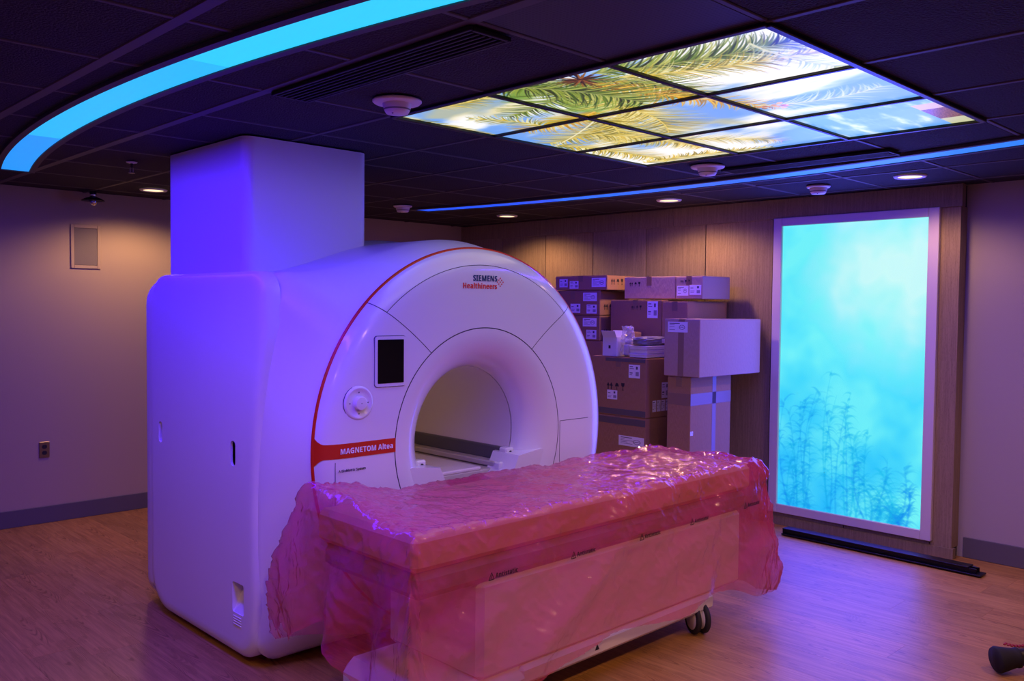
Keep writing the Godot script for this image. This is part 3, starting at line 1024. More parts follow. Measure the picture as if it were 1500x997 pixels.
	for k in 40:
		var va := []
		for x in [xs[k], xs[k + 1]]:
			var fillet := 0.032 * pow(clampf(1.0 - (x + 0.303) / 0.045, 0.0, 1.0), 3.0)
			for y in [0.976 - fillet, 1.041 + fillet]:
				var r := Vector2(x - CX, y - CY).length()
				va.append(Vector3(x, y, face_z(minf(r, 0.9535)) + 0.0022))
		quad(st, va[0], va[1], va[3], va[2], Vector3(-0.2, 0, 1))
	var band := obj("name_band", done(st), M.orange, t)
	obj("lettering", text_mesh("MAGNETOM Altea", 0.282), M.ink_white, band, Vector3(-0.060, 1.007, -0.0965))
	obj("lettering", text_mesh("A BioMatrix System", 0.142, false), M.ink_dark, t, Vector3(-0.138, 0.921, -0.0985))
	obj("lettering", text_mesh("SIEMENS", 0.163), M.ink_blue, t, Vector3(0.652, 1.793, -0.0985))
	obj("lettering", text_mesh("Healthineers", 0.228), M.ink_orange, t, Vector3(0.618, 1.754, -0.0985))
	st = begin()
	for d in [[0, 2], [1, 3], [1, 1], [2, 4], [2, 2], [2, 0], [3, 3], [3, 1], [4, 2]]:
		add_bbox(st, Vector3(0.736 + d[0] * 0.010, 1.757 + d[1] * 0.010, -0.0992), Vector3(0.006, 0.006, 0.002), 0.0005)
	obj("dot_emblem", done(st), M.ink_orange, t)
	# touch screen
	var ts := obj("touch_screen", prism(rounded(0.172, 0.230, 0.014), 0.0, 0.008, Vector3(0, 0, 0), Vector3(1, 0, 0), Vector3(0, 1, 0), Vector3(0, 0, 1)), M.white_plastic, t, Vector3(0.066, 1.397, -0.102))
	obj("screen_gap", prism(rounded(0.178, 0.236, 0.016), 0.0, 0.004, Vector3(0, 0, 0), Vector3(1, 0, 0), Vector3(0, 1, 0), Vector3(0, 0, 1)), M.joint, ts, Vector3(0, 0, -0.0015))
	obj("display_glass", prism(rounded(0.146, 0.200, 0.004), 0.0, 0.002, Vector3(0, 0, 0), Vector3(1, 0, 0), Vector3(0, 1, 0), Vector3(0, 0, 1)), M.black_glass, ts, Vector3(0, 0, 0.0075))
	# control dial
	var dial := obj("control_dial", lathe([Vector2(0.078, -0.002), Vector2(0.078, 0.003), Vector2(0.070, 0.008), Vector2(0.064, 0.009), Vector2(0.060, 0.005), Vector2(0.034, 0.004), Vector2(0.0, 0.004)], 48), M.front, t, Vector3(-0.104, 1.216, -0.104))
	dial.rotation.x = PI / 2
	obj("dial_gap", lathe([Vector2(0.0805, -0.001), Vector2(0.0805, 0.0015), Vector2(0.077, 0.0015)], 48), M.joint, dial)
	obj("dial_knob", lathe([Vector2(0.031, 0.003), Vector2(0.031, 0.024), Vector2(0.029, 0.0275), Vector2(0.026, 0.028), Vector2(0.0, 0.0275)], 40), M.front, dial)
	obj("knob_mark", bbox(Vector3(0.004, 0.002, 0.004), 0.0005), M.ink_dark, dial, Vector3(0, 0.0275, 0))
	for a in [PI, 0.0, PI / 2, -PI / 2]:
		obj("dial_mark", bbox(Vector3(0.005, 0.002, 0.005), 0.0005), M.ink_dark, dial, Vector3(cos(a) * 0.048, 0.0052, sin(a) * 0.048))
	# hatch outlined on the right of the face, seam beside the small lettering
	obj("hatch_joint", bbox(Vector3(0.235, 0.003, 0.002), 0.0005), M.joint, t, Vector3(1.3355, 1.026, -0.0998))
	obj("hatch_joint", bbox(Vector3(0.0025, 0.32, 0.002), 0.0005), M.joint, t, Vector3(1.218, 0.866, -0.0998))
	obj("panel_joint", bbox(Vector3(0.0025, 0.34, 0.002), 0.0005), M.joint, t, Vector3(-0.222, 0.79, -0.1067))

func face_panel(st: SurfaceTool, r0: float, r1: float, lo: Array, hi: Array, joint: float) -> void:
	st.set_smooth_group(0)
	var nr := 26
	var na := 64
	var P := func(i: int, k: int) -> Vector3:
		var r := lerpf(r0, r1, float(i) / nr)
		var f := (r - r0) / (0.954 - r0)
		var a0: float = lerpf(lo[0], lo[1], f) + joint / r
		var a1: float = lerpf(hi[0], hi[1], f) - joint / r
		var a := lerpf(a0, a1, float(k) / na)
		return Vector3(CX + cos(a) * r, CY + sin(a) * r, face_z(r))
	for i in nr:
		for k in na:
			quad(st, P.call(i, k), P.call(i, k + 1), P.call(i + 1, k + 1), P.call(i + 1, k), Vector3(0, 0, 1))

func side_cover(side: int) -> ArrayMesh:
	# outline in (z, y), corners rounded, front edge gently waisted
	var pts := []
	var zb := -1.565
	var corners := [[Vector2(zb, 0.03), 0.20], [Vector2(-0.40, 0.03), 0.13], [Vector2(-0.335, 1.80), 0.11], [Vector2(zb, 1.80), 0.16]]
	for q in 4:
		var c: Vector2 = corners[q][0]
		var r: float = corners[q][1]
		var sx := 1.0 if q in [0, 3] else -1.0
		var sy := 1.0 if q in [0, 1] else -1.0
		var m := c + Vector2(sx * r, sy * r)
		for k in 9:
			var a0: float = [PI, PI * 1.5, 0.0, PI * 0.5][q]
			var a := a0 + PI / 2 * k / 8.0
			pts.append(m + Vector2(cos(a), sin(a)) * r)
		if q == 1:
			for k in range(1, 12):
				var y := lerpf(0.16, 1.69, k / 12.0)
				pts.append(Vector2(lerpf(-0.40, -0.335, clampf(y / 1.8, 0, 1)) + 0.025 * cos(y * 3.4 + 0.4), y))
	var c := Vector2((zb - 0.37) / 2, 0.91)
	var st := begin()
	st.set_smooth_group(0)
	var prof := [[0.0, 0.36], [0.0, 0.425], [0.006, 0.440], [0.018, 0.450], [0.036, 0.4545], [0.06, 0.455]]
	var rows := []
	for pr in prof:
		var row := []
		for p in pts:
			var d: Vector2 = p - c
			var s := Vector2(1.0 - pr[0] / 0.6, 1.0 - pr[0] / 0.88)
			var v := c + Vector2(d.x * s.x, d.y * s.y)
			var xx: float = -pr[1] if side < 0 else 2 * CX + pr[1]
			row.append(Vector3(xx, v.y, v.x))
		rows.append(row)
	for i in rows.size() - 1:
		for k in pts.size():
			var n: int = (k + 1) % pts.size()
			var d: Vector2 = pts[k] - c
			quad(st, rows[i][k], rows[i][n], rows[i + 1][n], rows[i + 1][k], Vector3(side * 0.8, d.y, d.x * 1.5))
	# the flat face is cut along the openings; each opening has walls and a floor of the same plastic
	var face := PackedVector2Array()
	for v in rows[rows.size() - 1]:
		face.append(Vector2(v.z, v.y))
	var xf := -0.455
	st.set_smooth_group(-1)
	var cuts := [-2.0, -1.416, -0.60, 0.0]
	for q in 3:
		var strip := PackedVector2Array([Vector2(cuts[q], -0.2), Vector2(cuts[q + 1], -0.2), Vector2(cuts[q + 1], 2.2), Vector2(cuts[q], 2.2)])
		var pieces := Geometry2D.intersect_polygons(face, strip)
		for hole in COVER_HOLES:
			var next := []
			for pc in pieces:
				next.append_array(Geometry2D.clip_polygons(pc, cover_hole(hole)))
			pieces.assign(next)
		for pc in pieces:
			var idx := Geometry2D.triangulate_polygon(pc)
			for n in range(0, idx.size(), 3):
				var a: Vector2 = pc[idx[n]]
				var b: Vector2 = pc[idx[n + 1]]
				var d: Vector2 = pc[idx[n + 2]]
				tri(st, Vector3(xf, a.y, a.x), Vector3(xf, b.y, b.x), Vector3(xf, d.y, d.x), Vector3.LEFT)
	return done(st)

# openings in the side cover: middle z and y, width, height, corner radius, depth at the top and at the bottom edge
const COVER_HOLES := [[-1.416, 0.976, 0.046, 0.11, 0.020, 0.030, 0.030], [-0.60, 0.965, 0.050, 0.115, 0.021, 0.012, 0.012, true], [-0.553, 0.30, 0.112, 0.142, 0.012, 0.070, 0.004]]

func cover_hole(h: Array) -> PackedVector2Array:
	var p := rounded(h[2], h[3], h[4], 5)
	for k in p.size():
		p[k] += Vector2(h[0], h[1])
	return p

# walls and floor of one opening
func hole_lining(h: Array) -> ArrayMesh:
	var st := begin()
	st.set_smooth_group(-1)
	var p := cover_hole(h)
	var c := Vector2(h[0], h[1])
	var deep := func(v: Vector2) -> Vector3:
		var t := clampf((v.y - (h[1] - h[3] / 2)) / h[3], 0.0, 1.0)
		return Vector3(-0.455 + lerpf(h[6], h[5], pow(t, 0.7)), v.y, v.x)
	for k in p.size():
		var a := p[k]
		var b := p[(k + 1) % p.size()]
		var m := (a + b) * 0.5 - c
		quad(st, Vector3(-0.455, a.y, a.x), Vector3(-0.455, b.y, b.x), deep.call(b), deep.call(a), Vector3(0, -m.y, -m.x))
		if h.size() < 8:     # one slot is open to the hollow behind
			tri(st, deep.call(a), deep.call(b), deep.call(c), Vector3.LEFT)
	return done(st)

# ------------------------------------------------------------------ the draped table
const TX0 := -0.44
const TX1 := 1.85
const TZ0 := 0.07
const TZ1 := 0.735
var fn := FastNoiseLite.new()
var fr := FastNoiseLite.new()

func film_point(s: float, tt: float) -> Vector3:
	var L := TX1 - TX0
	var W := TZ1 - TZ0
	var ds := maxf(-s, s - L)
	var dt := maxf(-tt, tt - W)
	ds = maxf(ds, 0.0)
	dt = maxf(dt, 0.0)
	var sx := -1.0 if s < 0 else 1.0
	var sz := -1.0 if tt < 0 else 1.0
	var x := TX0 + clampf(s, 0, L)
	var z := TZ0 + clampf(tt, 0, W)
	var left := smoothstep(0.0, -0.45, x)
	var y := 0.848 + 0.075 * left * smoothstep(TZ1, TZ0, z) - 0.012 * sin(clampf((x - TX0) / L, 0, 1) * PI)
	# soft folds and sharp crinkles
	var soft := fn.get_noise_2d(s * 2.6, tt * 2.6)
	var crk := fr.get_noise_2d(s * 5.5, tt * 5.5)
	var crk2 := fr.get_noise_2d(s * 13.0 + 40.0, tt * 13.0)
	var d := maxf(ds, dt)
	var m := minf(ds, dt)
	var hang := smoothstep(0.0, 0.10, d)
	var rim := maxf(smoothstep(0.09, 0.0, minf(minf(s, L - s), minf(tt, W - tt))), 0.0) * float(d < 0.12)
	var rel := 0.018 * soft + 0.009 * crk + (0.005 + 0.006 * rim) * crk2
	if d <= 0.0:
		return Vector3(x, y + rel * 0.9, z)
	# rounded shoulder
	var rr := 0.03
	var drop := d
	var out := 0.012
	if d < rr * PI / 2:
		var a := d / rr
		drop = rr * (1.0 - cos(a))
		out = rr * sin(a) * 0.8
	else:
		drop = rr + (d - rr * PI / 2)
		out = rr * 0.8
	var pleat := 0.0
	if dt >= ds:
		pleat = sin(x * 7.0 + 2.2 * fn.get_noise_2d(x * 1.1, 5.0)) * 0.022 * smoothstep(0.1, 0.6, d) + 0.045 * fn.get_noise_2d(x * 1.5 + d * 2.0, d * 1.0 + 9.0) * hang
	else:
		pleat = sin(z * 19.0 + 3.0 * d) * 0.042 * smoothstep(0.03, 0.5, d) + 0.035 * fn.get_noise_2d(z * 3.0, d * 1.2 + 3.0) * hang
	var flare := 0.012 + 0.015 * d + (0.06 * d * float(s < 0)) * float(ds > dt)
	var o := out + flare * hang + pleat + rel * hang
	var wx := ds / d
	var wz := dt / d
	# slack at the corners hangs in a narrow ear
	var ear := 0.05 * m
	x += sx * (o * wx + ear)
	z += sz * (o * wz + ear)
	return Vector3(x, maxf(y + rel * (1.0 - hang) - drop, 0.012 + 0.01 * absf(soft)), z)

func build_table() -> void:
	fn.seed = 3
	fn.frequency = 1.0
	fn.fractal_octaves = 2
	fr.seed = 6
	fr.frequency = 1.0
	fr.fractal_type = FastNoiseLite.FRACTAL_RIDGED
	fr.fractal_octaves = 3
	var t := thing("patient_table", "white wheeled patient table under pink film in front of the scanner", "table", Vector3.ZERO)
	obj("mattress", bbox(Vector3(TX1 - TX0 - 0.02, 0.135, 0.645), 0.022), M.table_tan, t, Vector3((TX0 + TX1) / 2, 0.758, 0.40))
	obj("side_rail", bbox(Vector3(TX1 - TX0 - 0.06, 0.11, 0.63), 0.03), M.table_grey, t, Vector3((TX0 + TX1) / 2, 0.637, 0.40))
	obj("skirt", bbox(Vector3(1.88, 0.40, 0.60), 0.025), M.table_white, t, Vector3(0.85, 0.389, 0.40))
	obj("chassis_rail", bbox(Vector3(1.40, 0.085, 0.09), 0.018), M.table_white, t, Vector3(0.83, 0.155, 0.665))
	obj("chassis_rail", bbox(Vector3(1.40, 0.085, 0.09), 0.018), M.table_white, t, Vector3(0.83, 0.155, 0.135))
	obj("chassis_foot", bbox(Vector3(0.55, 0.17, 0.60), 0.05), M.table_white, t, Vector3(-0.085, 0.12, 0.42))
	obj("chassis_beam", bbox(Vector3(0.10, 0.08, 0.55), 0.015), M.table_white, t, Vector3(1.46, 0.17, 0.40))
	var mk := obj("warning_mark", prism(PackedVector2Array([Vector2(-0.014, -0.012), Vector2(0.014, -0.012), Vector2(0, 0.014)]), 0.0, 0.001, Vector3.ZERO, Vector3(1, 0, 0), Vector3(0, 1, 0), Vector3(0, 0, 1)), M.ink_dark, t, Vector3(0.60, 0.158, 0.7102))
	mk.set_meta("label", "small dark triangle mark")
	for p in [Vector3(1.43, 0, 0.675), Vector3(1.43, 0, 0.13), Vector3(-0.25, 0, 0.70), Vector3(-0.25, 0, 0.13)]:
		caster(t, p)
	# the film
	var s0 := -0.60
	var s1 := TX1 - TX0 + 0.72
	var t0 := -0.66
	var t1 := TZ1 - TZ0 + 0.70
	var step := 0.0105
	var ns := int((s1 - s0) / step)
	var nt := int((t1 - t0) / step)
	var pts := PackedVector3Array()
	for i in ns + 1:
		for k in nt + 1:
			var s := lerpf(s0, s1, float(i) / ns)
			var v := lerpf(t0, t1, float(k) / nt)
			# uneven hem
			if v > TZ1 - TZ0:
				v = TZ1 - TZ0 + (v - TZ1 + TZ0) * (0.91 + 0.05 * fn.get_noise_2d(s * 1.2, 20.0) + 0.26 * smoothstep(0.9, 0.0, s) + 0.14 * smoothstep(1.95, 2.3, s))
			if s < 0:
				s *= 1.0 + 0.14 * fn.get_noise_2d(v * 3.0, 33.0) + 0.34 * smoothstep(0.1, 0.66, v)
			pts.append(film_point(s, v))
	var arr := []
	arr.resize(Mesh.ARRAY_MAX)
	var idx := PackedInt32Array()
	for i in ns:
		for k in nt:
			var a := i * (nt + 1) + k
			var b := a + nt + 1
			idx.append_array(PackedInt32Array([a, b, b + 1, a, b + 1, a + 1]))
	arr[Mesh.ARRAY_VERTEX] = pts
	arr[Mesh.ARRAY_INDEX] = idx
	var raw := ArrayMesh.new()
	raw.add_surface_from_arrays(Mesh.PRIMITIVE_TRIANGLES, arr)
	var fst := SurfaceTool.new()
	fst.create_from(raw, 0)
	fst.generate_normals()
	var film := obj("plastic_film", fst.commit(), M.film)
	tag(film, "wrinkled see-through pink antistatic film draped over the patient table", "plastic sheet")
	for x in [-0.068, 0.388, 0.832, 1.228, 1.70]:
		var p := film_point(x - TX0, TZ1 - TZ0 + 0.225)
		var front := p.z
		for i in 13:
			for k in 4:
				front = maxf(front, film_point(x - 0.055 + i * 0.0135 - TX0, TZ1 - TZ0 + 0.205 + k * 0.013).z)
		obj("printed_word", text_mesh("Antistatic", 0.118, true, 0.0006), M.ink_black, film, Vector3(x + 0.045, p.y, front + 0.002))
		var sy := begin()
		sy.set_smooth_group(-1)
		for g in [[Vector2(-0.014, -0.012), Vector2(0.014, -0.012)], [Vector2(0.014, -0.012), Vector2(0, 0.016)], [Vector2(0, 0.016), Vector2(-0.014, -0.012)], [Vector2(-0.004, -0.008), Vector2(0.003, 0.006)]]:
			var a: Vector2 = g[0]
			var b: Vector2 = g[1]
			var nn := (b - a).orthogonal().normalized() * 0.0017
			quad(sy, Vector3(a.x + nn.x, a.y + nn.y, 0), Vector3(b.x + nn.x, b.y + nn.y, 0), Vector3(b.x - nn.x, b.y - nn.y, 0), Vector3(a.x - nn.x, a.y - nn.y, 0), Vector3(0, 0, 1))
		obj("printed_symbol", done(sy), M.ink_black, film, Vector3(x - 0.035, p.y, front + 0.002))

func caster(t: Node, p: Vector3) -> void:
	var w := Node3D.new()
	w.name = "caster"
	t.add_child(w, true)
	w.position = p
	w.rotation.y = -0.5
	for s in [-1, 1]:
		var ty := obj("tyre", lathe([Vector2(0.050, -0.012), Vector2(0.072, -0.012), Vector2(0.077, -0.006), Vector2(0.077, 0.006), Vector2(0.072, 0.012), Vector2(0.050, 0.012)], 36), M.tyre, w, Vector3(s * 0.026, 0.078, 0))
		ty.rotation.z = PI / 2
		var hb := obj("hub_disc", lathe([Vector2(0.0, -0.014), Vector2(0.055, -0.012), Vector2(0.060, 0.0), Vector2(0.055, 0.012), Vector2(0.0, 0.014)], 36), M.white_plastic, w, Vector3(s * 0.026, 0.078, 0))
		hb.rotation.z = PI / 2
	obj("fork", bbox(Vector3(0.024, 0.10, 0.06), 0.006), M.white_plastic, w, Vector3(0, 0.115, 0))

# ------------------------------------------------------------------ glowing panel on the wood wall
func build_sea_panel() -> void:
	var t := thing("sea_light_panel", "tall glowing cyan panel printed with water weed in a pale frame", "light panel", Vector3(XW, 0.1, 0.336))
	var pm := mat(Color(0.05, 0.05, 0.05), 0.25)
	pm.emission_enabled = true
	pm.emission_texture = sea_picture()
	pm.emission = Color.WHITE
	pm.emission_operator = BaseMaterial3D.EMISSION_OP_MULTIPLY
	pm.emission_energy_multiplier = 0.98
	var st := begin()
	var z0 := -0.536
	var z1 := 0.536
	var y0 := 0.064
	var y1 := 2.18
	quad(st, Vector3(-0.014, y0, z0), Vector3(-0.014, y0, z1), Vector3(-0.014, y1, z1), Vector3(-0.014, y1, z0), Vector3.LEFT, [Vector2(0, 1), Vector2(1, 1), Vector2(1, 0), Vector2(0, 0)])
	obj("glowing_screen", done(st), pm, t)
	box2("back_tray", Vector3(-0.012, y0 - 0.02, z0 - 0.02), Vector3(-0.001, y1 + 0.02, z1 + 0.02), M.alu, t)
	for s in [-1, 1]:
		box2("frame_rail", Vector3(-0.036, 0.0, s * 0.536), Vector3(-0.001, 2.241, s * 0.606), M.alu, t)
	box2("frame_rail", Vector3(-0.036, 0.0, -0.5355), Vector3(-0.001, 0.064, 0.5355), M.alu, t)
	box2("frame_rail", Vector3(-0.036, 2.18, -0.5355), Vector3(-0.001, 2.241, 0.5355), M.alu, t)
	# door track lying on the floor in front of it
	var tr := thing("floor_track", "long black metal track lying on the floor below the glowing panel", "track", Vector3(3.60, 0.0, 0.65))
	tr.rotation.y = -0.015
	obj("track_base", bbox(Vector3(0.10, 0.010, 1.36), 0.002), M.black_metal, tr, Vector3(-0.045, 0.012, 0.02))
	obj("track_rib", bbox(Vector3(0.012, 0.030, 1.33), 0.002), M.black_metal, tr, Vector3(-0.06, 0.030, 0.0))
	obj("track_rib", bbox(Vector3(0.012, 0.030, 1.33), 0.002), M.black_metal, tr, Vector3(-0.01, 0.030, 0.0))
	obj("track_cap", bbox(Vector3(0.09, 0.010, 1.28), 0.002), M.black_metal, tr, Vector3(-0.033, 0.047, -0.02))
	obj("threshold_strip", bbox(Vector3(0.085, 0.012, 1.22), 0.002), M.table_grey, tr, Vector3(0.06, 0.013, 0.0))

# ------------------------------------------------------------------ boxes
# a carton from its two corners; stickers on its two visible faces: [face, u, v, w, h, kind], u, v from the lower left in metres as seen
func carton(called: String, label: String, a: Vector3, b: Vector3, card: int, group := "cartons stacked against the wood panelling") -> Node3D:
	var c := Vector3((a.x + b.x) / 2, a.y, (a.z + b.z) / 2)
	var t := thing(called, label, "box", c, group)
	var s := b - a
	obj("carton_body", bbox(s, 0.004), M["card%d" % card], t, Vector3(0, s.y / 2, 0))
	# closing flaps on top, a hair apart, with tape over the joint
	obj("flap", bbox(Vector3(s.x - 0.004, 0.003, s.z / 2 - 0.003), 0.001), M["card%d" % card], t, Vector3(0, s.y + 0.0015, -s.z / 4))
	obj("flap", bbox(Vector3(s.x - 0.004, 0.003, s.z / 2 - 0.003), 0.001), M["card%d" % card], t, Vector3(0, s.y + 0.0015, s.z / 4))
	obj("packing_tape", bbox(Vector3(s.x, 0.001, 0.05), 0.0002), M.tape, t, Vector3(0, s.y + 0.0035, 0))
	obj("packing_tape", bbox(Vector3(0.001, minf(0.07, s.y * 0.4), 0.05), 0.0002), M.tape, t, Vector3(-s.x / 2 - 0.0005, s.y - minf(0.035, s.y * 0.2), 0))
	t.set_meta("size", s)
	return t

func sticker(t: Node3D, face: String, u: float, v: float, w: float, h: float, k: int) -> void:
	var s: Vector3 = t.get_meta("size")
	if face == "x":
		obj("shipping_label", bbox(Vector3(0.0012, h, w), 0.0003), M["paper%d" % k], t, Vector3(-s.x / 2 - 0.0008, v, -s.z / 2 + u))
	else:
		obj("shipping_label", bbox(Vector3(w, h, 0.0012), 0.0003), M["paper%d" % k], t, Vector3(-s.x / 2 + u, v, s.z / 2 + 0.0008))

func band(t: Node3D, face: String, u: float, v: float, w: float, h: float, m: Material) -> void:
	var s: Vector3 = t.get_meta("size")
	if face == "x":
		obj("packing_tape", bbox(Vector3(0.001, h, w), 0.0002), m, t, Vector3(-s.x / 2 - 0.0006, v, -s.z / 2 + u))
	else:
		obj("packing_tape", bbox(Vector3(w, h, 0.001), 0.0002), m, t, Vector3(-s.x / 2 + u, v, s.z / 2 + 0.0006))

# printed handling marks: this way up, keep dry, fragile
func marks(t: Node3D, face: String, u: float, v: float, h: float) -> void:
	var s: Vector3 = t.get_meta("size")
	var eu := Vector3(0, 0, 1) if face == "x" else Vector3(1, 0, 0)
	var ew := Vector3(-1, 0, 0) if face == "x" else Vector3(0, 0, 1)
	var o := Vector3(-s.x / 2 - 0.0004, v, -s.z / 2 + u) if face == "x" else Vector3(-s.x / 2 + u, v, s.z / 2 + 0.0004)
	var shapes := []
	var up := [Vector2(-0.08, 0), Vector2(0.08, 0), Vector2(0.08, 0.5), Vector2(0.28, 0.5), Vector2(0, 1), Vector2(-0.28, 0.5), Vector2(-0.08, 0.5)]
	for dx in [0.0, 0.55]:
		shapes.append([up, dx])
	shapes.append([[Vector2(-0.35, 0.45), Vector2(-0.04, 0.5), Vector2(-0.04, 0.05), Vector2(0.12, 0.0), Vector2(0.04, 0.12), Vector2(0.04, 0.5), Vector2(0.35, 0.45), Vector2(0.22, 0.85), Vector2(0, 1.0), Vector2(-0.22, 0.85)], 1.55])
	shapes.append([[Vector2(-0.22, 0), Vector2(0.22, 0), Vector2(0.05, 0.1), Vector2(0.05, 0.45), Vector2(0.26, 0.6), Vector2(0.3, 1.0), Vector2(-0.3, 1.0), Vector2(-0.26, 0.6), Vector2(-0.05, 0.45), Vector2(-0.05, 0.1)], 2.6])
	for q in shapes:
		var p := PackedVector2Array()
		for w in q[0]:
			p.append(Vector2(w.x + q[1], w.y) * h)
		obj("handling_mark", prism(p, 0.0, 0.0006, Vector3.ZERO, eu, Vector3.UP, ew), M.ink_dark, t, o)

func build_boxes() -> void:
	var t: Node3D
	# tall narrow carton and the wide one on top of it
	t = carton("cardboard_carton", "tall narrow carton with crossed tape under the wide overhanging carton", Vector3(2.905, 0.0, -0.60), Vector3(3.43, 1.160, -0.40), 0)
	band(t, "z", 0.30, 0.58, 0.05, 1.158, M.tape)
	band(t, "z", 0.262, 1.00, 0.522, 0.085, M.tape)
	band(t, "x", 0.10, 1.00, 0.198, 0.085, M.tape)
	sticker(t, "z", 0.02, 0.76, 0.035, 0.03, 1)
	t = carton("cardboard_carton", "wide carton overhanging the tall narrow one beside the glowing panel", Vector3(2.885, 1.166, -0.62), Vector3(3.70, 1.572, -0.318), 2)
	sticker(t, "x", 0.115, 0.352, 0.17, 0.075, 1)
	band(t, "x", 0.145, 0.20, 0.05, 0.40, M.tape)
	# two big cartons with printed tape
	t = carton("cardboard_carton", "large lower carton standing on the floor behind the draped table", Vector3(2.90, 0.0, -1.32), Vector3(3.72, 0.825, -0.79), 3)
	sticker(t, "x", 0.40, 0.645, 0.24, 0.075, 3)
	band(t, "x", 0.265, 0.79, 0.528, 0.05, M.tape_print)
	band(t, "z", 0.15, 0.40, 0.29, 0.70, M.card1)
	t = carton("cardboard_carton", "large upper carton with handling marks carrying the loose white packs", Vector3(2.90, 0.830, -1.32), Vector3(3.72, 1.272, -0.79), 3)
	sticker(t, "x", 0.42, 0.345, 0.105, 0.10, 0)
	sticker(t, "x", 0.21, 0.155, 0.10, 0.07, 2)
	marks(t, "x", 0.17, 0.195, 0.055)
	band(t, "x", 0.265, 0.03, 0.528, 0.045, M.tape_print)
	band(t, "x", 0.33, 0.425, 0.38, 0.026, M.tape_print)
	sticker(t, "z", 0.24, 0.20, 0.09, 0.12, 0)
	for k in 4:
		sticker(t, "z", 0.105 + 0.055 * k, 0.085, 0.045, 0.085, 1)
	# cartons behind and above
	t = carton("cardboard_carton", "brown carton with a white label behind the loose white packs", Vector3(3.22, 1.278, -1.40), Vector3(3.70, 1.712, -0.895), 1)
	sticker(t, "x", 0.42, 0.36, 0.10, 0.13, 0)
	marks(t, "x", 0.16, 0.13, 0.05)
	marks(t, "x", 0.22, 0.36, 0.032)
	t = carton("cardboard_carton", "plain brown carton half behind the wide overhanging carton", Vector3(3.22, 1.278, -0.889), Vector3(3.76, 1.702, -0.655), 0)
	t = carton("cardboard_carton", "long low carton with small printed marks on the top row", Vector3(3.30, 1.724, -1.326), Vector3(3.68, 1.897, -0.829), 2)
	marks(t, "x", 0.06, 0.10, 0.035)
	t = carton("cardboard_carton", "small carton with two white labels at the end of the top row", Vector3(3.30, 1.724, -0.823), Vector3(3.68, 1.895, -0.58), 2)
	sticker(t, "x", 0.065, 0.062, 0.105, 0.075, 1)
	sticker(t, "x", 0.180, 0.068, 0.105, 0.075, 2)
	marks(t, "x", 0.05, 0.118, 0.028)
	# column of flat cartons by the scanner
	t = carton("cardboard_carton", "tall carton at the foot of the column of flat labelled cartons", Vector3(3.20, 0.0, -2.12), Vector3(3.66, 1.372, -1.47), 3)
	var lab := ["lowest of the three flat labelled cartons beside the scanner's rim", "middle one of the three flat labelled cartons beside the scanner's rim", "topmost flat carton of the labelled column, set furthest forward"]
	var ya := [1.378, 1.588, 1.795]
	var yb := [1.582, 1.788, 1.912]
	var zb := [-1.497, -1.497, -1.425]
	for k in 3:
		var t2 := carton("cardboard_carton", lab[k], Vector3(3.20, ya[k], [-2.10, -2.10, -2.0][k]), Vector3(3.58, yb[k], zb[k]), [1, 1, 0][k])
		var w: float = [0.603, 0.603, 0.575][k]
		if k < 2:
			sticker(t2, "x", w - 0.11, 0.150, 0.15, 0.07, 3)
			sticker(t2, "x", w - 0.09, 0.050, 0.11, 0.075, 0)
			sticker(t2, "x", w - 0.27, 0.055, 0.11, 0.075, 2)
		else:
			sticker(t2, "x", w - 0.09, 0.062, 0.15, 0.075, 3)
			sticker(t2, "x", w - 0.36, 0.045, 0.10, 0.065, 0)
			sticker(t2, "x", w - 0.48, 0.060, 0.095, 0.07, 2)
		marks(t2, "z", 0.06, 0.045, 0.05)
	# loose packs on the large carton
	var wc := thing("white_carton", "small open white carton standing on the large upper carton", "box", Vector3(2.985, 1.2785, -1.17))
	for s in [-1, 1]:
		obj("carton_wall", bbox(Vector3(0.003, 0.145, 0.14), 0.001), M.white_card, wc, Vector3(s * 0.05, 0.0725, 0))
		obj("carton_wall", bbox(Vector3(0.098, 0.145, 0.003), 0.001), M.white_card, wc, Vector3(0, 0.0725, s * 0.07))
		var fl := obj("carton_flap", bbox(Vector3(0.003, 0.06, 0.135), 0.001), M.white_card, wc, Vector3(s * 0.062, 0.168, 0))
		fl.rotation.z = -s * 0.45
	obj("carton_base", bbox(Vector3(0.098, 0.003, 0.138), 0.001), M.white_card, wc, Vector3(0, 0.002, 0))
	obj("printed_mark", bbox(Vector3(0.001, 0.025, 0.02), 0.0003), M.ink_dark, wc, Vector3(-0.0522, 0.07, 0.0))
	t = carton("small_brown_box", "small brown box with a raised flap behind the open white carton", Vector3(3.06, 1.278, -1.26), Vector3(3.19, 1.46, -1.06), 0, "loose packs")
	var labw := ["lowest of the flat white packs under the grey wrapped pack", "middle one of the flat white packs under the grey wrapped pack", "uppermost of the flat white packs, right under the grey wrapped pack"]
	for k in 3:
		var fp := thing("flat_white_pack", labw[k], "box", Vector3(3.07 + 0.006 * (k % 2), 1.2785 + k * 0.030, -0.885), "flat white packs")
		obj("pack_body", bbox(Vector3(0.30, 0.028, 0.16), 0.004), M.white_card, fp, Vector3(0, 0.0145, 0))
		obj("pack_lid", bbox(Vector3(0.304, 0.008, 0.164), 0.002), M.white_plastic, fp, Vector3(0, 0.0245, 0))
	var gp := thing("grey_wrapped_pack", "grey plastic-wrapped pack lying on the flat white packs", "package", Vector3(3.06, 1.3695, -0.885))
	obj("wrapped_bundle", crumple(Vector3(0.155, 0.033, 0.075), 5, 0.10), M.grey_pack, gp, Vector3(0, 0.034, 0))
	obj("end_label", bbox(Vector3(0.05, 0.03, 0.002), 0.0005), M.paper2, gp, Vector3(0.08, 0.034, 0.0765))
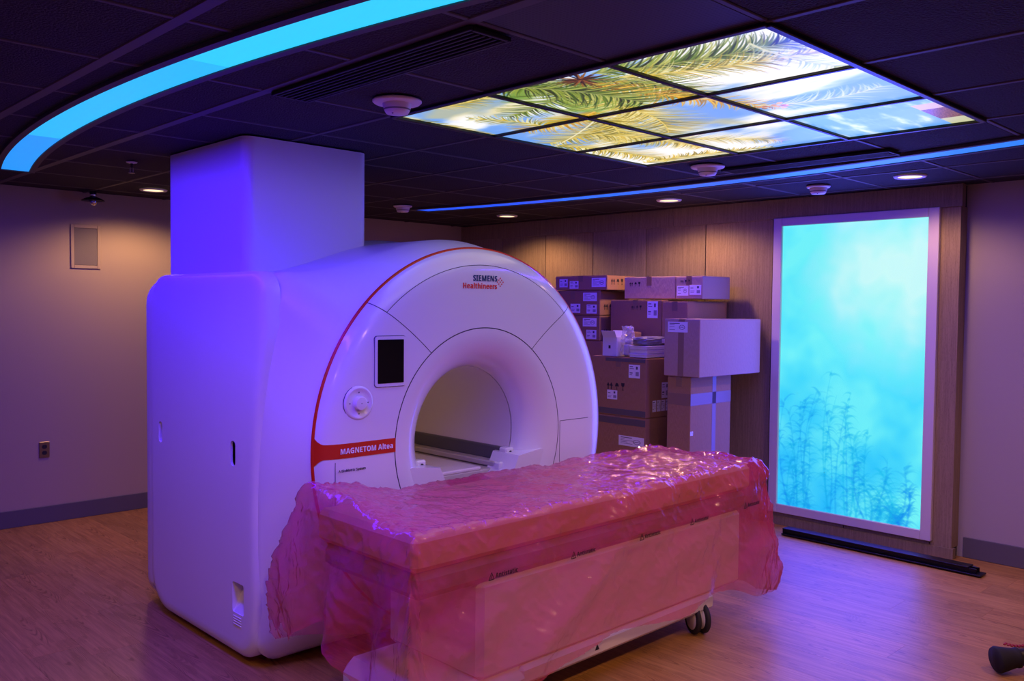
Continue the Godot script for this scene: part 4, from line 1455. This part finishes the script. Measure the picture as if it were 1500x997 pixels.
	var bg := thing("clear_bag", "crumpled clear plastic bag standing between the white packs", "plastic bag", Vector3(2.99, 1.28, -1.035))
	obj("bag_body", crumple(Vector3(0.05, 0.065, 0.045), 8, 0.25), M.bag, bg, Vector3(0, 0.070, 0))
	obj("bag_neck", crumple(Vector3(0.030, 0.060, 0.045), 11, 0.35), M.bag, bg, Vector3(0.0, 0.170, 0.0))
	obj("bag_contents", bbox(Vector3(0.05, 0.08, 0.05), 0.006), M.alu, bg, Vector3(0, 0.05, 0))

func crumple(r: Vector3, sd: int, amount: float) -> ArrayMesh:
	var n := FastNoiseLite.new()
	n.seed = sd
	n.frequency = 1.0
	n.fractal_octaves = 2
	var st := begin()
	st.set_smooth_group(-1)
	var P := func(i: int, k: int) -> Vector3:
		var th := PI * i / 14.0
		var ph := TAU * (k % 22) / 22.0
		var d := Vector3(sin(th) * cos(ph), cos(th), sin(th) * sin(ph))
		var box := 1.0 / maxf(absf(d.x), maxf(absf(d.y), absf(d.z)))
		var k2 := lerpf(1.0, box, 0.65) * (1.0 + amount * n.get_noise_3d(d.x * 3.1, d.y * 3.1, d.z * 3.1))
		var v := d * k2
		return Vector3(v.x * r.x, clampf(v.y, -0.98, 3.0) * r.y, v.z * r.z)
	for i in 14:
		for k in 22:
			var a: Vector3 = P.call(i, k)
			quad(st, a, P.call(i, k + 1), P.call(i + 1, k + 1), P.call(i + 1, k), (P.call(i, k) + P.call(i + 1, k + 1)))
	return done(st)

# ------------------------------------------------------------------ small things on walls, ceiling and floor
func detector(at: Vector3, label: String, k: float, flange: float) -> void:
	var t := thing("smoke_detector", label, "smoke detector", at, "white smoke detectors under the ceiling")
	obj("base_plate", lathe([Vector2(0.0, 0.0), Vector2(flange, -0.002), Vector2(flange, -0.008), Vector2(flange * 0.93, -0.014), Vector2(0.058 * k, -0.016)], 40), M.white_plastic, t)
	obj("sensor_head", lathe([Vector2(0.060 * k, -0.012), Vector2(0.056 * k, -0.030 * k), Vector2(0.050 * k, -0.046 * k), Vector2(0.044 * k, -0.055 * k), Vector2(0.0, -0.058 * k)], 40), M.white_plastic, t)
	obj("vent_band", lathe([Vector2(0.0535 * k, -0.036 * k), Vector2(0.0545 * k, -0.038 * k), Vector2(0.0525 * k, -0.042 * k)], 40), M.paint_dark, t)
	obj("indicator", bbox(Vector3(0.006, 0.004, 0.006), 0.001), M.ink_dark, t, Vector3(-0.03 * k, -0.057 * k, 0.01))

func build_small_things() -> void:
	detector(Vector3(-0.171, H, 0.264), "smoke detector with a wide flange at the corner of the palm picture", 1.0, 0.100)
	detector(Vector3(2.08, H, 0.255), "smoke detector on the edge of the palm picture toward the boxes", 1.0, 0.098)
	detector(Vector3(3.284, H, 0.334), "smoke detector in the ceiling above the glowing sea panel", 1.0, 0.078)
	detector(Vector3(2.133, H, -2.756), "smoke detector beside the end of the thin blue light strip", 1.0, 0.078)
	# sprinkler
	var s := thing("sprinkler_head", "small pendent sprinkler head in the ceiling between light strip and wall", "sprinkler", Vector3(-0.317, H, -2.147))
	obj("escutcheon", lathe([Vector2(0.0, 0.0), Vector2(0.032, -0.001), Vector2(0.030, -0.006), Vector2(0.012, -0.010), Vector2(0.0, -0.010)], 28), M.white_plastic, s)
	obj("stem", lathe([Vector2(0.008, -0.008), Vector2(0.008, -0.035), Vector2(0.0, -0.036)], 16), M.black_metal, s)
	obj("frame_arm", bbox(Vector3(0.004, 0.03, 0.006), 0.001), M.steel, s, Vector3(0.009, -0.050, 0))
	obj("frame_arm", bbox(Vector3(0.004, 0.03, 0.006), 0.001), M.steel, s, Vector3(-0.009, -0.050, 0))
	obj("deflector", lathe([Vector2(0.0, -0.068), Vector2(0.018, -0.067), Vector2(0.018, -0.064), Vector2(0.0, -0.063)], 20), M.steel, s)
	# dark dish under the ceiling near the far wall
	var c := thing("ceiling_camera", "small black dish-shaped ceiling camera with a chrome stem by the far wall", "camera", Vector3(0.015, H, -3.78))
	obj("stem", lathe([Vector2(0.0, 0.0), Vector2(0.024, 0.0), Vector2(0.024, -0.045), Vector2(0.0, -0.046)], 24), M.chrome, c)
	obj("dish", lathe([Vector2(0.022, -0.040), Vector2(0.060, -0.054), Vector2(0.082, -0.068), Vector2(0.080, -0.072), Vector2(0.0, -0.066)], 36), M.black_plastic, c)
	obj("lens_ball", lathe([Vector2(0.0, -0.108), Vector2(0.016, -0.104), Vector2(0.027, -0.092), Vector2(0.030, -0.078), Vector2(0.028, -0.066)], 28), M.chrome, c)
	# in-wall speaker
	var sp := thing("wall_speaker", "flush rectangular wall speaker with a grey grille behind the scanner", "speaker", Vector3(0.007, 1.91, ZL))
	box2("grille", Vector3(-0.085, 0.025, 0.001), Vector3(0.085, 0.308, 0.008), M.speaker_cloth, sp)
	for q in [-1, 1]:
		box2("frame_bar", Vector3(q * 0.084, 0.0, 0.001), Vector3(q * 0.108, 0.333, 0.012), M.paint_warm_lit, sp)
	box2("frame_bar", Vector3(-0.0838, 0.0, 0.001), Vector3(0.0838, 0.025, 0.012), M.paint_warm_lit, sp)
	box2("frame_bar", Vector3(-0.0838, 0.308, 0.001), Vector3(0.0838, 0.333, 0.012), M.paint_warm_lit, sp)
	# outlet
	var ot := thing("wall_outlet", "steel double power outlet low on the far wall", "outlet", Vector3(-0.298, 0.492, ZL))
	obj("cover_plate", bbox(Vector3(0.072, 0.118, 0.006), 0.002), M.steel, ot, Vector3(0, 0.059, 0.004))
	for y in [0.036, 0.082]:
		var rc := obj("receptacle", prism(rounded(0.034, 0.030, 0.012, 5), 0.0, 0.003, Vector3.ZERO, Vector3(1, 0, 0), Vector3(0, 1, 0), Vector3(0, 0, 1)), M.ink_dark, ot, Vector3(0, y, 0.0065))
		for q in [-1, 1]:
			obj("slot", bbox(Vector3(0.003, 0.010, 0.001), 0.0002), M.void_black, rc, Vector3(q * 0.007, 0.002, 0.0032))
	# black flared tool at the edge of the view
	var tl := thing("black_nozzle", "black flared rubber nozzle with a white tag lying on the floor", "nozzle", Vector3(2.02, 0.062, 1.89))
	tl.rotation = Vector3(0, 0, 0)
	var hold := tl
	var dirv := Vector3(0.74, 0.10, 0.67).normalized()
	var bs := Basis.looking_at(Vector3.UP.cross(dirv).normalized(), dirv)
	var parts := [
		obj("flared_end", lathe([Vector2(0.0, -0.010), Vector2(0.056, -0.006), Vector2(0.060, 0.004), Vector2(0.050, 0.05), Vector2(0.043, 0.085), Vector2(0.046, 0.09), Vector2(0.046, 0.10), Vector2(0.038, 0.105)], 32), M.black_rubber, hold),
		obj("tube", lathe([Vector2(0.038, 0.10), Vector2(0.036, 0.16), Vector2(0.036, 0.60), Vector2(0.0, 0.60)], 32), M.black_plastic, hold),
		obj("tag_sleeve", lathe([Vector2(0.0365, 0.165), Vector2(0.0375, 0.168), Vector2(0.0375, 0.24), Vector2(0.0365, 0.243)], 32), M.white_card, hold),
	]
	for o in parts:
		o.basis = bs
	var st := begin()
	var prev := Vector3(0.30, -0.02, -0.06)
	for k in range(1, 13):
		var a := float(k) / 12
		var p := Vector3(0.30 + 0.30 * a, -0.02 - 0.035 * sin(a * PI), -0.06 + 0.10 * a)
		add_bbox(st, (p + prev) * 0.5, Vector3(p.distance_to(prev) + 0.003, 0.006, 0.012), 0.0015)
		prev = p
	obj("red_wire", done(st), M.red_wire, hold)
